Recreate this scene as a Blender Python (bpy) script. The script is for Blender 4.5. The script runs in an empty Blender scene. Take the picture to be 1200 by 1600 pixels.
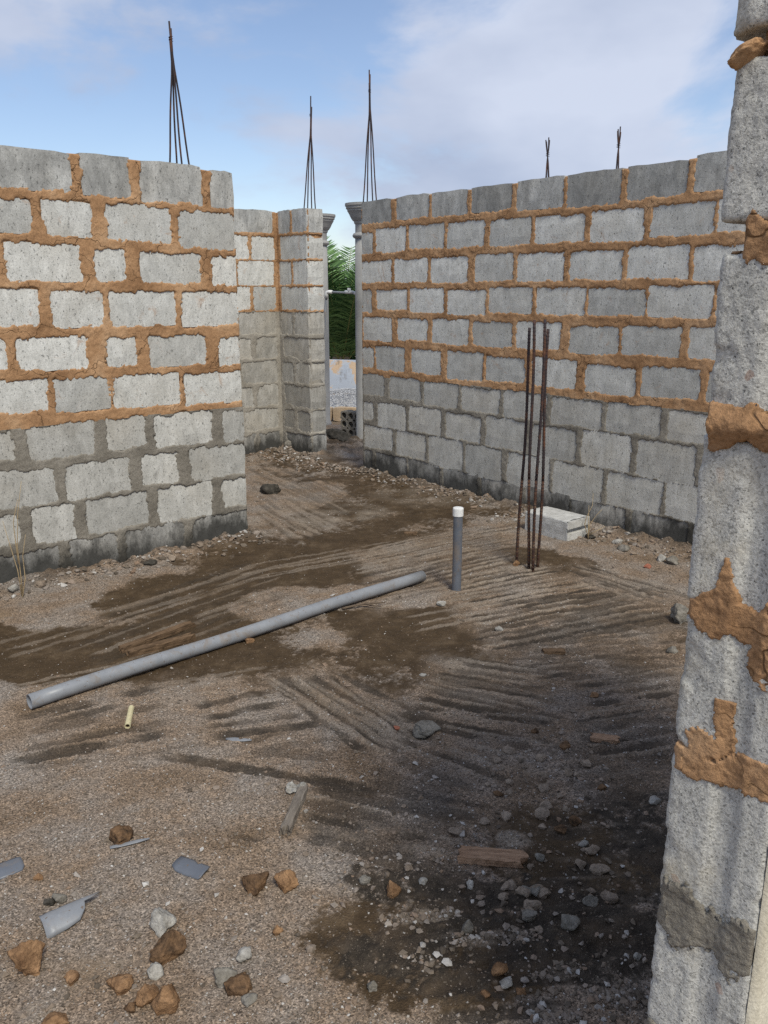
import bpy, bmesh, math, random
import numpy as np
from mathutils import Vector, Matrix

random.seed(7)
rng = np.random.default_rng(11)
scene = bpy.context.scene
COL = scene.collection

# ------------------------------------------------------------------ camera
F = 1300.0                      # focal length in photograph pixels (1200 wide)
CAMZ = 1.65
PITCH = math.radians(14.8)
cam_d = bpy.data.cameras.new('camera')
cam_d.sensor_fit = 'HORIZONTAL'
cam_d.sensor_width = 36.0
cam_d.lens = 36.0 * F / 1200.0
cam_d.clip_start = 0.05
cam_d.clip_end = 5000
cam = bpy.data.objects.new('camera', cam_d)
cam.location = (0, 0, CAMZ)
cam.rotation_euler = (math.pi / 2 - PITCH, 0, 0)
COL.objects.link(cam)
scene.camera = cam

# ------------------------------------------------------------------ world, sun, exposure
SUN_AZ = math.radians(158)      # from +Y towards +X: behind the camera, to the right
SUN_EL = math.radians(52)
world = bpy.data.worlds.new('World')
scene.world = world
world.use_nodes = True
wt = world.node_tree
wt.nodes.clear()


def wn(kind, **kw):
    n = wt.nodes.new(kind)
    for k, v in kw.items():
        setattr(n, k, v)
    return n


sky = wn('ShaderNodeTexSky', sky_type='NISHITA', sun_disc=False, sun_elevation=SUN_EL,
         sun_rotation=SUN_AZ, altitude=50.0, air_density=1.0, dust_density=0.6, ozone_density=2.0)
bg_sky = wn('ShaderNodeBackground')
bg_sky.inputs['Strength'].default_value = 0.066
bg_cloud = wn('ShaderNodeBackground')
mixw = wn('ShaderNodeMixShader')
outw = wn('ShaderNodeOutputWorld')
tc = wn('ShaderNodeTexCoord')
mp = wn('ShaderNodeMapping')
mp.inputs['Scale'].default_value = (1.0, 1.0, 2.1)
mp.inputs['Location'].default_value = (-0.02, 1.5, 2.41)
nz = wn('ShaderNodeTexNoise')
nz.inputs['Scale'].default_value = 2.6
nz.inputs['Detail'].default_value = 8.0
nz.inputs['Roughness'].default_value = 0.56
nz.inputs['Distortion'].default_value = 0.25
rp = wn('ShaderNodeValToRGB')
rp.color_ramp.interpolation = 'EASE'
rp.color_ramp.elements[0].position = 0.42
rp.color_ramp.elements[0].color = (0.10, 0.10, 0.10, 1)
rp.color_ramp.elements[1].position = 0.55
rp.color_ramp.elements[1].color = (0.93, 0.93, 0.93, 1)
nz2 = wn('ShaderNodeTexNoise')
nz2.inputs['Scale'].default_value = 3.1
nz2.inputs['Detail'].default_value = 5.0
rc = wn('ShaderNodeValToRGB')
rc.color_ramp.elements[0].position = 0.35
rc.color_ramp.elements[0].color = (0.41, 0.475, 0.63, 1)
rc.color_ramp.elements[1].position = 0.62
rc.color_ramp.elements[1].color = (0.62, 0.675, 0.81, 1)
L = wt.links.new
L(tc.outputs['Generated'], mp.inputs['Vector'])
L(mp.outputs['Vector'], nz.inputs['Vector'])
L(mp.outputs['Vector'], nz2.inputs['Vector'])
L(nz.outputs['Fac'], rp.inputs['Fac'])
L(nz2.outputs['Fac'], rc.inputs['Fac'])
tint = wn('ShaderNodeMix', data_type='RGBA', blend_type='MULTIPLY')
tint.inputs[0].default_value = 1.0
tint.inputs[7].default_value = (1.0, 0.97, 1.0, 1)
L(sky.outputs['Color'], tint.inputs[6])
L(tint.outputs[2], bg_sky.inputs['Color'])
L(rc.outputs['Color'], bg_cloud.inputs['Color'])
bg_cloud.inputs['Strength'].default_value = 0.49
L(rp.outputs['Color'], mixw.inputs['Fac'])
L(bg_sky.outputs['Background'], mixw.inputs[1])
L(bg_cloud.outputs['Background'], mixw.inputs[2])
L(mixw.outputs['Shader'], outw.inputs['Surface'])

sun_d = bpy.data.lights.new('sun', 'SUN')
sun_d.energy = 1.5
sun_d.angle = math.radians(16)
sun_d.color = (1.0, 0.955, 0.83)
sun = bpy.data.objects.new('sun', sun_d)
sd = Vector((math.sin(SUN_AZ) * math.cos(SUN_EL), math.cos(SUN_AZ) * math.cos(SUN_EL), math.sin(SUN_EL)))
sun.rotation_euler = sd.to_track_quat('Z', 'Y').to_euler()
sun.location = (0, -5, 8)
COL.objects.link(sun)

scene.view_settings.view_transform = 'Standard'
scene.view_settings.look = 'None'
scene.view_settings.exposure = 1.12
scene.view_settings.gamma = 1.0
scene.view_settings.use_curve_mapping = False
scene.render.engine = 'CYCLES'
scene.cycles.use_denoising = False
scene.cycles.use_adaptive_sampling = False
scene.cycles.max_bounces = 6
scene.cycles.diffuse_bounces = 3

# ------------------------------------------------------------------ geometry helpers
CP, SP = math.cos(PITCH), math.sin(PITCH)


def ray(x, y):
    u = (x - 600) / F
    v = (y - 800) / F
    return np.array([u, CP - SP * v, -SP - CP * v])


def G(x, y, z=0.0):
    """photograph pixel -> point of the horizontal plane at height z"""
    d = ray(x, y)
    t = (z - CAMZ) / d[2]
    return np.array([d[0] * t, d[1] * t, z])


def at_depth(x, y, D):
    d = ray(x, y)
    t = D / d[1]
    return np.array([d[0] * t, D, CAMZ + d[2] * t])


def on_plane(x, y, o, n):
    d = ray(x, y)
    c = np.array([0, 0, CAMZ])
    t = ((o[0] - c[0]) * n[0] + (o[1] - c[1]) * n[1]) / (d[0] * n[0] + d[1] * n[1])
    return c + d * t


def _hash(ix, iy, iz, seed):
    h = (ix.astype(np.uint32) * np.uint32(374761393) + iy.astype(np.uint32) * np.uint32(668265263)
         + iz.astype(np.uint32) * np.uint32(2246822519) + np.uint32(seed * 3266489917 & 0xFFFFFFFF))
    h = (h ^ (h >> np.uint32(13))) * np.uint32(1274126177)
    h = h ^ (h >> np.uint32(16))
    return (h & np.uint32(0xFFFFFF)).astype(np.float64) / float(0xFFFFFF)


def vnoise(x, y, z, seed=0):
    x = np.asarray(x, float); y = np.asarray(y, float); z = np.asarray(z, float) + np.zeros_like(x)
    x0 = np.floor(x); y0 = np.floor(y); z0 = np.floor(z)
    fx = x - x0; fy = y - y0; fz = z - z0
    fx = fx * fx * (3 - 2 * fx); fy = fy * fy * (3 - 2 * fy); fz = fz * fz * (3 - 2 * fz)
    ix = x0.astype(np.int64); iy = y0.astype(np.int64); iz = z0.astype(np.int64)
    r = 0
    for a in (0, 1):
        for b in (0, 1):
            for c in (0, 1):
                w = (fx if a else 1 - fx) * (fy if b else 1 - fy) * (fz if c else 1 - fz)
                r = r + w * _hash(ix + a, iy + b, iz + c, seed)
    return r


def vnoise2(x, y, seed=0):
    x = np.asarray(x, float); y = np.asarray(y, float)
    x0 = np.floor(x); y0 = np.floor(y)
    fx = x - x0; fy = y - y0
    fx = fx * fx * (3 - 2 * fx); fy = fy * fy * (3 - 2 * fy)
    ix = x0.astype(np.int64).astype(np.uint32) * np.uint32(374761393)
    iy = y0.astype(np.int64).astype(np.uint32) * np.uint32(668265263) + np.uint32(seed * 2654435761 & 0xFFFFFFFF)
    def hh(a, b):
        h = a + b
        h = (h ^ (h >> np.uint32(13))) * np.uint32(1274126177)
        h = h ^ (h >> np.uint32(16))
        return (h & np.uint32(0xFFFFFF)) * (1.0 / 0xFFFFFF)
    ix1 = ix + np.uint32(374761393); iy1 = iy + np.uint32(668265263)
    a = hh(ix, iy); b = hh(ix1, iy); c = hh(ix, iy1); d = hh(ix1, iy1)
    a = a + (b - a) * fx
    c = c + (d - c) * fx
    return a + (c - a) * fy


def fbm(x, y, z=0.0, oct=4, seed=0, gain=0.5):
    """about -1..1"""
    s = 0.0; a = 1.0; tot = 0.0; f = 1.0
    for o in range(oct):
        if np.ndim(z) == 0:
            nv = vnoise2(np.asarray(x) * f, np.asarray(y) * f, seed + o * 17 + int(z * 10) * 1013)
        else:
            nv = vnoise(np.asarray(x) * f, np.asarray(y) * f, np.asarray(z) * f, seed + o * 17)
        s = s + a * (nv * 2 - 1)
        tot += a; a *= gain; f *= 2.03
    return s / tot * 1.6


def sstep(a, b, x):
    t = np.clip((x - a) / (b - a), 0, 1)
    return t * t * (3 - 2 * t)


def link(o, parent=None):
    COL.objects.link(o)
    if parent is not None:
        o.parent = parent
    return o


def tag(o, label=None, cat=None, group=None, kind=None):
    if label: o['label'] = label
    if cat: o['category'] = cat
    if group: o['group'] = group
    if kind: o['kind'] = kind
    return o


def empty(name, loc=(0, 0, 0), rz=0.0):
    o = bpy.data.objects.new(name, None)
    o.location = loc
    o.rotation_euler = (0, 0, rz)
    o.empty_display_size = 0.1
    return link(o)


def mesh(name, verts, faces, mat, parent=None, smooth=False, loc=None, rot=None):
    me = bpy.data.meshes.new(name)
    me.from_pydata([tuple(v) for v in verts], [], [tuple(f) for f in faces])
    if smooth:
        me.polygons.foreach_set('use_smooth', [True] * len(me.polygons))
    me.materials.append(mat)
    me.update()
    o = bpy.data.objects.new(name, me)
    if loc is not None: o.location = loc
    if rot is not None: o.rotation_euler = rot
    return link(o, parent)


def np_mesh(name, V, Q, mat, parent=None, smooth=True):
    """fast mesh from numpy arrays: V (n,3), Q (m,k)"""
    me = bpy.data.meshes.new(name)
    k = Q.shape[1]
    me.vertices.add(len(V)); me.vertices.foreach_set('co', V.astype(np.float32).ravel())
    me.loops.add(Q.size); me.loops.foreach_set('vertex_index', Q.astype(np.int32).ravel())
    me.polygons.add(len(Q))
    me.polygons.foreach_set('loop_start', np.arange(0, Q.size, k, dtype=np.int32))
    me.polygons.foreach_set('loop_total', np.full(len(Q), k, dtype=np.int32))
    me.polygons.foreach_set('use_smooth', np.full(len(Q), smooth))
    me.materials.append(mat)
    me.update(calc_edges=True)
    me.validate()
    o = bpy.data.objects.new(name, me)
    return link(o, parent)


def tube_vf(path, rad, seg=10, cap=True):
    """tube along a list of points; rad a number or a list"""
    P = [Vector(p) for p in path]
    n = len(P)
    R = rad if isinstance(rad, (list, tuple)) else [rad] * n
    V = []; Fc = []
    up = Vector((0, 0, 1))
    t0 = (P[1] - P[0]).normalized()
    a = t0.cross(up if abs(t0.z) < 0.9 else Vector((1, 0, 0))).normalized()
    for i in range(n):
        t = (P[min(i + 1, n - 1)] - P[max(i - 1, 0)]).normalized()
        a = (a - t * a.dot(t)).normalized()
        b = t.cross(a)
        for k in range(seg):
            th = 2 * math.pi * k / seg
            V.append(P[i] + (a * math.cos(th) + b * math.sin(th)) * R[i])
    for i in range(n - 1):
        for k in range(seg):
            k2 = (k + 1) % seg
            Fc.append((i * seg + k, i * seg + k2, (i + 1) * seg + k2, (i + 1) * seg + k))
    if cap:
        Fc.append(tuple(range(seg - 1, -1, -1)))
        Fc.append(tuple((n - 1) * seg + k for k in range(seg)))
    return V, Fc


def lathe_vf(prof, seg=28):
    V = []; Fc = []
    for (r, z) in prof:
        for k in range(seg):
            th = 2 * math.pi * k / seg
            V.append((r * math.cos(th), r * math.sin(th), z))
    for i in range(len(prof) - 1):
        for k in range(seg):
            k2 = (k + 1) % seg
            Fc.append((i * seg + k, i * seg + k2, (i + 1) * seg + k2, (i + 1) * seg + k))
    Fc.append(tuple(range(seg - 1, -1, -1)))
    Fc.append(tuple((len(prof) - 1) * seg + k for k in range(seg)))
    return V, Fc


# ------------------------------------------------------------------ materials
class NT:
    def __init__(self, name):
        self.m = bpy.data.materials.new(name)
        self.m.use_nodes = True
        self.t = self.m.node_tree
        self.t.nodes.clear()
        self.b = self.n('ShaderNodeBsdfPrincipled')
        self.o = self.n('ShaderNodeOutputMaterial')
        self.t.links.new(self.b.outputs[0], self.o.inputs['Surface'])
        self.g = self.n('ShaderNodeNewGeometry')
        self.pos = self.g.outputs['Position']

    def n(self, k, **kw):
        x = self.t.nodes.new(k)
        for a, v in kw.items():
            setattr(x, a, v)
        return x

    def put(self, sock, v):
        if isinstance(v, bpy.types.NodeSocket):
            self.t.links.new(v, sock)
        elif isinstance(v, (tuple, list)) and len(v) == 3 and sock.type == 'RGBA':
            sock.default_value = (*v, 1)
        else:
            sock.default_value = v

    def scaled(self, s, vec=None, loc=(0, 0, 0)):
        m = self.n('ShaderNodeMapping')
        self.put(m.inputs['Vector'], vec or self.pos)
        m.inputs['Scale'].default_value = s if isinstance(s, tuple) else (s, s, s)
        m.inputs['Location'].default_value = loc
        return m.outputs[0]

    def noise(self, scale, detail=4, rough=0.55, vec=None, dist=0.0):
        x = self.n('ShaderNodeTexNoise')
        self.put(x.inputs['Vector'], self.scaled(scale, vec))
        x.inputs['Scale'].default_value = 1.0
        x.inputs['Detail'].default_value = detail
        x.inputs['Roughness'].default_value = rough
        x.inputs['Distortion'].default_value = dist
        return x.outputs['Fac']

    def voro(self, scale, feature='F1', out='Distance', vec=None, rnd=1.0):
        x = self.n('ShaderNodeTexVoronoi', feature=feature)
        self.put(x.inputs['Vector'], self.scaled(scale, vec))
        x.inputs['Scale'].default_value = 1.0
        x.inputs['Randomness'].default_value = rnd
        return x.outputs[out]

    def ramp(self, fac, *stops, ease=False):
        r = self.n('ShaderNodeValToRGB')
        if ease: r.color_ramp.interpolation = 'EASE'
        e = r.color_ramp.elements
        while len(e) < len(stops): e.new(0.5)
        for i, (p, c) in enumerate(stops):
            e[i].position = p
            e[i].color = (c, c, c, 1) if isinstance(c, (int, float)) else (*c, 1)
        self.put(r.inputs['Fac'], fac)
        return r.outputs['Color']

    def mix(self, fac, a, b, mode='MIX'):
        x = self.n('ShaderNodeMix', data_type='RGBA', blend_type=mode)
        self.put(x.inputs[0], fac)
        self.put(x.inputs[6], a if isinstance(a, bpy.types.NodeSocket) else tuple(a))
        self.put(x.inputs[7], b if isinstance(b, bpy.types.NodeSocket) else tuple(b))
        return x.outputs[2]

    def math(self, op, a, b=0.0, clamp=False):
        x = self.n('ShaderNodeMath', operation=op, use_clamp=clamp)
        self.put(x.inputs[0], a)
        self.put(x.inputs[1], b)
        return x.outputs[0]

    def bump(self, h, strength, dist=0.01, normal=None):
        x = self.n('ShaderNodeBump')
        x.inputs['Strength'].default_value = strength
        x.inputs['Distance'].default_value = dist
        self.put(x.inputs['Height'], h)
        if normal: self.put(x.inputs['Normal'], normal)
        return x.outputs[0]

    def fin(self, col, rough=0.9, normal=None, spec=0.25, metal=0.0):
        self.put(self.b.inputs['Base Color'], col)
        self.put(self.b.inputs['Roughness'], rough)
        self.b.inputs['Specular IOR Level'].default_value = spec
        self.b.inputs['Metallic'].default_value = metal
        if normal: self.put(self.b.inputs['Normal'], normal)
        return self.m


def sub3(c, k):
    return tuple(x * k for x in c)


def damp_mask(N):
    """tide mark of rising damp and algae: ragged, up to about one course high"""
    sp = N.n('ShaderNodeSeparateXYZ'); N.put(sp.inputs[0], N.pos)
    wob = N.math('MULTIPLY', N.math('SUBTRACT', N.noise((2.2, 2.2, 0.9), 3, 0.6), 0.5), 0.55)
    rag = N.math('MULTIPLY', N.math('SUBTRACT', N.noise((16, 16, 9), 6, 0.75), 0.5), 0.30)
    v = N.math('ADD', N.math('ADD', sp.outputs[2], wob), rag)
    return N.math('MULTIPLY', N.ramp(v, (0.07, 1.0), (0.20, 0.0)), 0.92)


def mat_block(name, lo, hi, stain=0.0, stain_col=(0.09, 0.09, 0.085), stain_edge=0.5, tint=(0.42, 0.38, 0.31), tint_amt=0.3, damp=False, smear=0.0):
    N = NT(name)
    oi = N.n('ShaderNodeObjectInfo')
    base = N.ramp(N.mix(0.45, N.noise((24, 24, 8), 5, 0.68), N.noise(11, 5, 0.7)), (0.34, lo), (0.62, hi))
    base = N.mix(N.math('MULTIPLY', N.ramp(N.noise(2.3, 4, 0.6), (0.45, 0.0), (0.7, 1.0)), tint_amt), base, tint)
    # each block its own tone
    base = N.mix(1.0, base, N.ramp(oi.outputs['Random'], (0.0, 0.76), (0.5, 1.0), (1.0, 1.12)), 'MULTIPLY')
    grain = N.noise(150, 3, 0.7)
    base = N.mix(1.0, base, N.ramp(grain, (0.30, 0.70), (0.5, 1.0), (0.72, 1.16)), 'MULTIPLY')
    pits = N.ramp(N.noise((85, 85, 55), 3, 0.6), (0.30, 0.0), (0.40, 1.0))
    base = N.mix(pits, sub3(lo, 0.52), base)
    if stain > 0:
        s = N.ramp(N.noise((9, 9, 4), 7, 0.72, dist=0.6), (stain_edge - 0.14, 1.0), (stain_edge + 0.14, 0.0))
        base = N.mix(N.math('MULTIPLY', s, stain), base, stain_col)
    if smear > 0:
        sm = N.ramp(N.noise(8, 6, 0.7, dist=0.8), (0.60, 0.0), (0.70, smear))
        base = N.mix(sm, base, (0.36, 0.22, 0.13))
    if damp:
        base = N.mix(damp_mask(N), base, stain_col)
    h = N.mix(0.5, N.noise(60, 5, 0.7), pits)
    nb = N.bump(h, 0.55, 0.006)
    return N.fin(base, 0.93, nb, 0.15)


M = {}
M['block'] = mat_block('sandcrete', (0.43, 0.427, 0.395), (0.63, 0.627, 0.59), stain=0.28, stain_col=(0.22, 0.22, 0.205), stain_edge=0.36, smear=0.55)
M['block_top'] = mat_block('sandcrete_weathered', (0.34, 0.339, 0.318), (0.52, 0.518, 0.492), stain=0.62, stain_edge=0.47, stain_col=(0.11, 0.11, 0.105))
M['block_low'] = mat_block('sandcrete_grey', (0.365, 0.357, 0.325), (0.55, 0.54, 0.50), stain=0.35, stain_edge=0.38, stain_col=(0.17, 0.165, 0.15), tint_amt=0.45)
M['block_damp'] = mat_block('sandcrete_damp', (0.28, 0.27, 0.25), (0.44, 0.43, 0.40), stain=0.9, stain_edge=0.44, stain_col=(0.045, 0.044, 0.040), damp=True)
M['block_smear'] = mat_block('sandcrete_smeared', (0.32, 0.303, 0.265), (0.48, 0.46, 0.415), stain=0.5, stain_edge=0.42, stain_col=(0.14, 0.135, 0.12), tint_amt=0.7)


def mat_mortar(name, a, b, c, crack=0.6, damp=False):
    N = NT(name)
    col = N.ramp(N.noise(4.5, 5, 0.62), (0.30, a), (0.52, b), (0.72, c))
    gr = N.noise(130, 3, 0.7)
    col = N.mix(1.0, col, N.ramp(gr, (0.3, 0.66), (0.5, 1.0), (0.72, 1.2)), 'MULTIPLY')
    wob = N.n('ShaderNodeVectorMath', operation='ADD')
    nzc = N.n('ShaderNodeTexNoise')
    N.put(nzc.inputs['Vector'], N.scaled(16)); nzc.inputs['Scale'].default_value = 1.0
    sc = N.n('ShaderNodeVectorMath', operation='SCALE'); sc.inputs['Scale'].default_value = 0.10
    N.put(sc.inputs[0], nzc.outputs['Color'])
    N.put(wob.inputs[0], N.pos); N.put(wob.inputs[1], sc.outputs[0])
    e = N.voro((6.5, 6.5, 9), 'DISTANCE_TO_EDGE', 'Distance', vec=wob.outputs[0])
    ck = N.ramp(e, (0.0, 0.0), (0.022, 1.0))
    keep = N.ramp(N.noise(3.0, 2), (0.46, 1.0), (0.56, 0.0))
    ck = N.math('MAXIMUM', ck, keep)
    col = N.mix(N.math('MULTIPLY', N.math('SUBTRACT', 1.0, ck), crack), col, sub3(a, 0.25))
    if damp:
        col = N.mix(damp_mask(N), col, (0.042, 0.040, 0.035))
    gh = N.mix(0.4, N.noise(45, 6, 0.72), N.noise(260, 3, 0.7))
    h = N.mix(0.45, gh, ck) if crack > 0 else gh
    return N.fin(col, 0.95, N.bump(h, 0.8, 0.010), 0.1)


M['laterite'] = mat_mortar('laterite_mortar', (0.265, 0.148, 0.075), (0.395, 0.232, 0.122), (0.50, 0.325, 0.190))
M['cement'] = mat_mortar('cement_mortar', (0.170, 0.153, 0.126), (0.235, 0.213, 0.177), (0.305, 0.279, 0.237), crack=0.0, damp=True)
M['cement_pale'] = mat_mortar('pale_cement_mortar', (0.25, 0.226, 0.186), (0.33, 0.302, 0.255), (0.40, 0.37, 0.315), crack=0.0, damp=True)


def mat_coarse():
    N = NT('coarse_sandcrete')
    base = N.ramp(N.noise(7, 5, 0.6), (0.3, (0.43, 0.42, 0.385)), (0.7, (0.53, 0.518, 0.475)))
    vc = N.voro(330, 'F1', 'Color')
    sep = N.n('ShaderNodeSeparateColor'); N.put(sep.inputs[0], vc)
    base = N.mix(1.0, base, N.ramp(sep.outputs[0], (0.0, 0.55), (0.12, 0.80), (0.5, 1.0), (0.92, 1.18)), 'MULTIPLY')
    base = N.mix(N.ramp(N.noise(210, 3, 0.7), (0.335, 0.9), (0.395, 0.0)), base, (0.09, 0.088, 0.08))
    vb = N.voro(75, 'F1', 'Color')
    sb = N.n('ShaderNodeSeparateColor'); N.put(sb.inputs[0], vb)
    base = N.mix(N.ramp(sb.outputs[2], (0.994, 0.0), (0.996, 0.5)), base, (0.33, 0.19, 0.13))
    warm = N.ramp(N.noise(5.5, 4, 0.6), (0.50, 0.0), (0.68, 0.5))
    base = N.mix(warm, base, (0.45, 0.385, 0.27))
    dk = N.ramp(N.noise((9, 9, 5), 6, 0.72), (0.33, 0.35), (0.42, 0.0))
    base = N.mix(dk, base, (0.13, 0.13, 0.12))
    h = N.mix(0.25, N.noise(240, 3, 0.75), N.noise(110, 4, 0.7))
    return N.fin(base, 0.95, N.bump(h, 0.55, 0.004), 0.12)


M['coarse'] = mat_coarse()


def mat_plain(name, a, b, scale=20, rough=0.8, bump=0.3, spec=0.25, fine=180, bd=0.004):
    N = NT(name)
    col = N.ramp(N.noise(scale, 5, 0.6), (0.3, a), (0.7, b))
    col = N.mix(1.0, col, N.ramp(N.noise(fine, 3, 0.6), (0.3, 0.8), (0.7, 1.15)), 'MULTIPLY')
    return N.fin(col, rough, N.bump(N.noise(fine * 0.6, 4, 0.65), bump, bd), spec)


M['plaster'] = mat_plain('cream_plaster', (0.52, 0.47, 0.36), (0.66, 0.61, 0.49), 9, 0.9, 0.5)
M['column'] = mat_plain('grey_render', (0.27, 0.265, 0.255), (0.36, 0.355, 0.34), 6, 0.9, 0.3)


def mat_pvc(name, a, b):
    N = NT(name)
    col = N.ramp(N.noise(14, 5, 0.6), (0.3, a), (0.7, b))
    scr = N.ramp(N.noise((90, 240, 90), 4, 0.7), (0.60, 0.0), (0.70, 0.5))
    col = N.mix(scr, col, tuple(x * 1.5 for x in b))
    mud = N.ramp(N.noise(9, 7, 0.75, dist=0.5), (0.52, 0.0), (0.70, 0.75))
    col = N.mix(mud, col, (0.19, 0.145, 0.105))
    spl = N.ramp(N.noise(70, 3, 0.6), (0.64, 0.0), (0.70, 0.8))
    col = N.mix(spl, col, (0.14, 0.10, 0.07))
    return N.fin(col, N.ramp(mud, (0.0, 0.42), (0.6, 0.85)), N.bump(N.noise(60, 4), 0.08, 0.003), 0.4)


M['pvc'] = mat_pvc('grey_pvc', (0.195, 0.205, 0.22), (0.255, 0.265, 0.28))
M['pvc_dark'] = mat_pvc('dark_grey_pvc', (0.095, 0.105, 0.125), (0.13, 0.142, 0.165))
M['pvc_white'] = mat_plain('white_pvc', (0.70, 0.70, 0.68), (0.78, 0.78, 0.76), 12, 0.4, 0.05, 0.4)
M['pvc_yellow'] = mat_plain('yellowed_pvc', (0.50, 0.44, 0.26), (0.60, 0.54, 0.34), 30, 0.6, 0.1)
M['gloss_dark'] = mat_plain('dark_oil_stain', (0.07, 0.07, 0.075), (0.12, 0.12, 0.125), 40, 0.6, 0.2)
M['rock_grey'] = mat_plain('grey_stone', (0.125, 0.113, 0.094), (0.29, 0.268, 0.23), 30, 0.95, 0.8, 0.1, 160, 0.008)
M['rock_white'] = mat_plain('pale_stone', (0.21, 0.195, 0.17), (0.45, 0.43, 0.39), 30, 0.95, 0.8, 0.1, 160, 0.008)
M['rock_orange'] = mat_plain('laterite_stone', (0.13, 0.072, 0.038), (0.36, 0.215, 0.115), 34, 0.95, 0.9, 0.1, 150, 0.01)
M['rock_brown'] = mat_plain('brown_laterite_stone', (0.045, 0.030, 0.020), (0.235, 0.140, 0.076), 38, 0.95, 0.9, 0.1, 150, 0.01)
M['rock_beige'] = mat_plain('beige_stone', (0.19, 0.15, 0.115), (0.33, 0.265, 0.205), 30, 0.95, 0.8, 0.1, 160, 0.008)
M['rock_dark'] = mat_plain('dark_mossy_stone', (0.03, 0.028, 0.024), (0.10, 0.09, 0.075), 30, 0.95, 0.8, 0.1, 160, 0.008)
M['pale_block'] = mat_plain('pale_sandcrete', (0.36, 0.355, 0.335), (0.56, 0.555, 0.53), 25, 0.95, 0.6, 0.1, 160, 0.006)
M['rock_red'] = mat_plain('red_brick_stone', (0.24, 0.09, 0.06), (0.34, 0.14, 0.09), 30, 0.95, 0.8, 0.1, 160, 0.008)
M['dry_stalk'] = mat_plain('dry_straw', (0.34, 0.25, 0.14), (0.44, 0.34, 0.20), 40, 0.9, 0.2)
M['twig'] = mat_plain('dead_twig', (0.10, 0.07, 0.05), (0.17, 0.13, 0.09), 40, 0.9, 0.3)


def mat_wood(name, a, b):
    N = NT(name)
    tcn = N.n('ShaderNodeTexCoord')
    v = tcn.outputs['Object']
    col = N.ramp(N.noise((12, 110, 110), 5, 0.65, vec=v, dist=0.4), (0.30, a), (0.68, b))
    col = N.mix(N.ramp(N.noise(35, 4, 0.6), (0.55, 0.0), (0.75, 0.5)), col, sub3(a, 0.45))
    h = N.noise((14, 160, 160), 4, 0.7, vec=v)
    return N.fin(col, 0.92, N.bump(h, 0.8, 0.006), 0.12)


M['wood'] = mat_wood('weathered_wood', (0.20, 0.118, 0.072), (0.43, 0.28, 0.18))
M['wood_grey'] = mat_wood('grey_wood', (0.12, 0.10, 0.082), (0.27, 0.235, 0.195))
M['wood_dark'] = mat_wood('dark_wet_wood', (0.05, 0.033, 0.02), (0.20, 0.13, 0.078))


def mat_rebar():
    N = NT('rusty_rebar')
    r = N.ramp(N.noise((30, 30, 12), 5, 0.65), (0.50, (0.040, 0.030, 0.032)), (0.66, (0.115, 0.050, 0.028)), (0.80, (0.24, 0.13, 0.075)))
    return N.fin(r, 0.8, N.bump(N.noise(220, 2), 0.5, 0.003), 0.3)


M['rebar'] = mat_rebar()


def mat_rebar_base():
    N = NT('muddy_rebar')
    r = N.ramp(N.noise((60, 60, 18), 5, 0.65), (0.42, (0.040, 0.024, 0.020)), (0.55, (0.085, 0.042, 0.026)), (0.72, (0.22, 0.165, 0.115)))
    return N.fin(r, 0.85, N.bump(N.noise(220, 2), 0.5, 0.003), 0.2)


M['rebar_base'] = mat_rebar_base()


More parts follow.
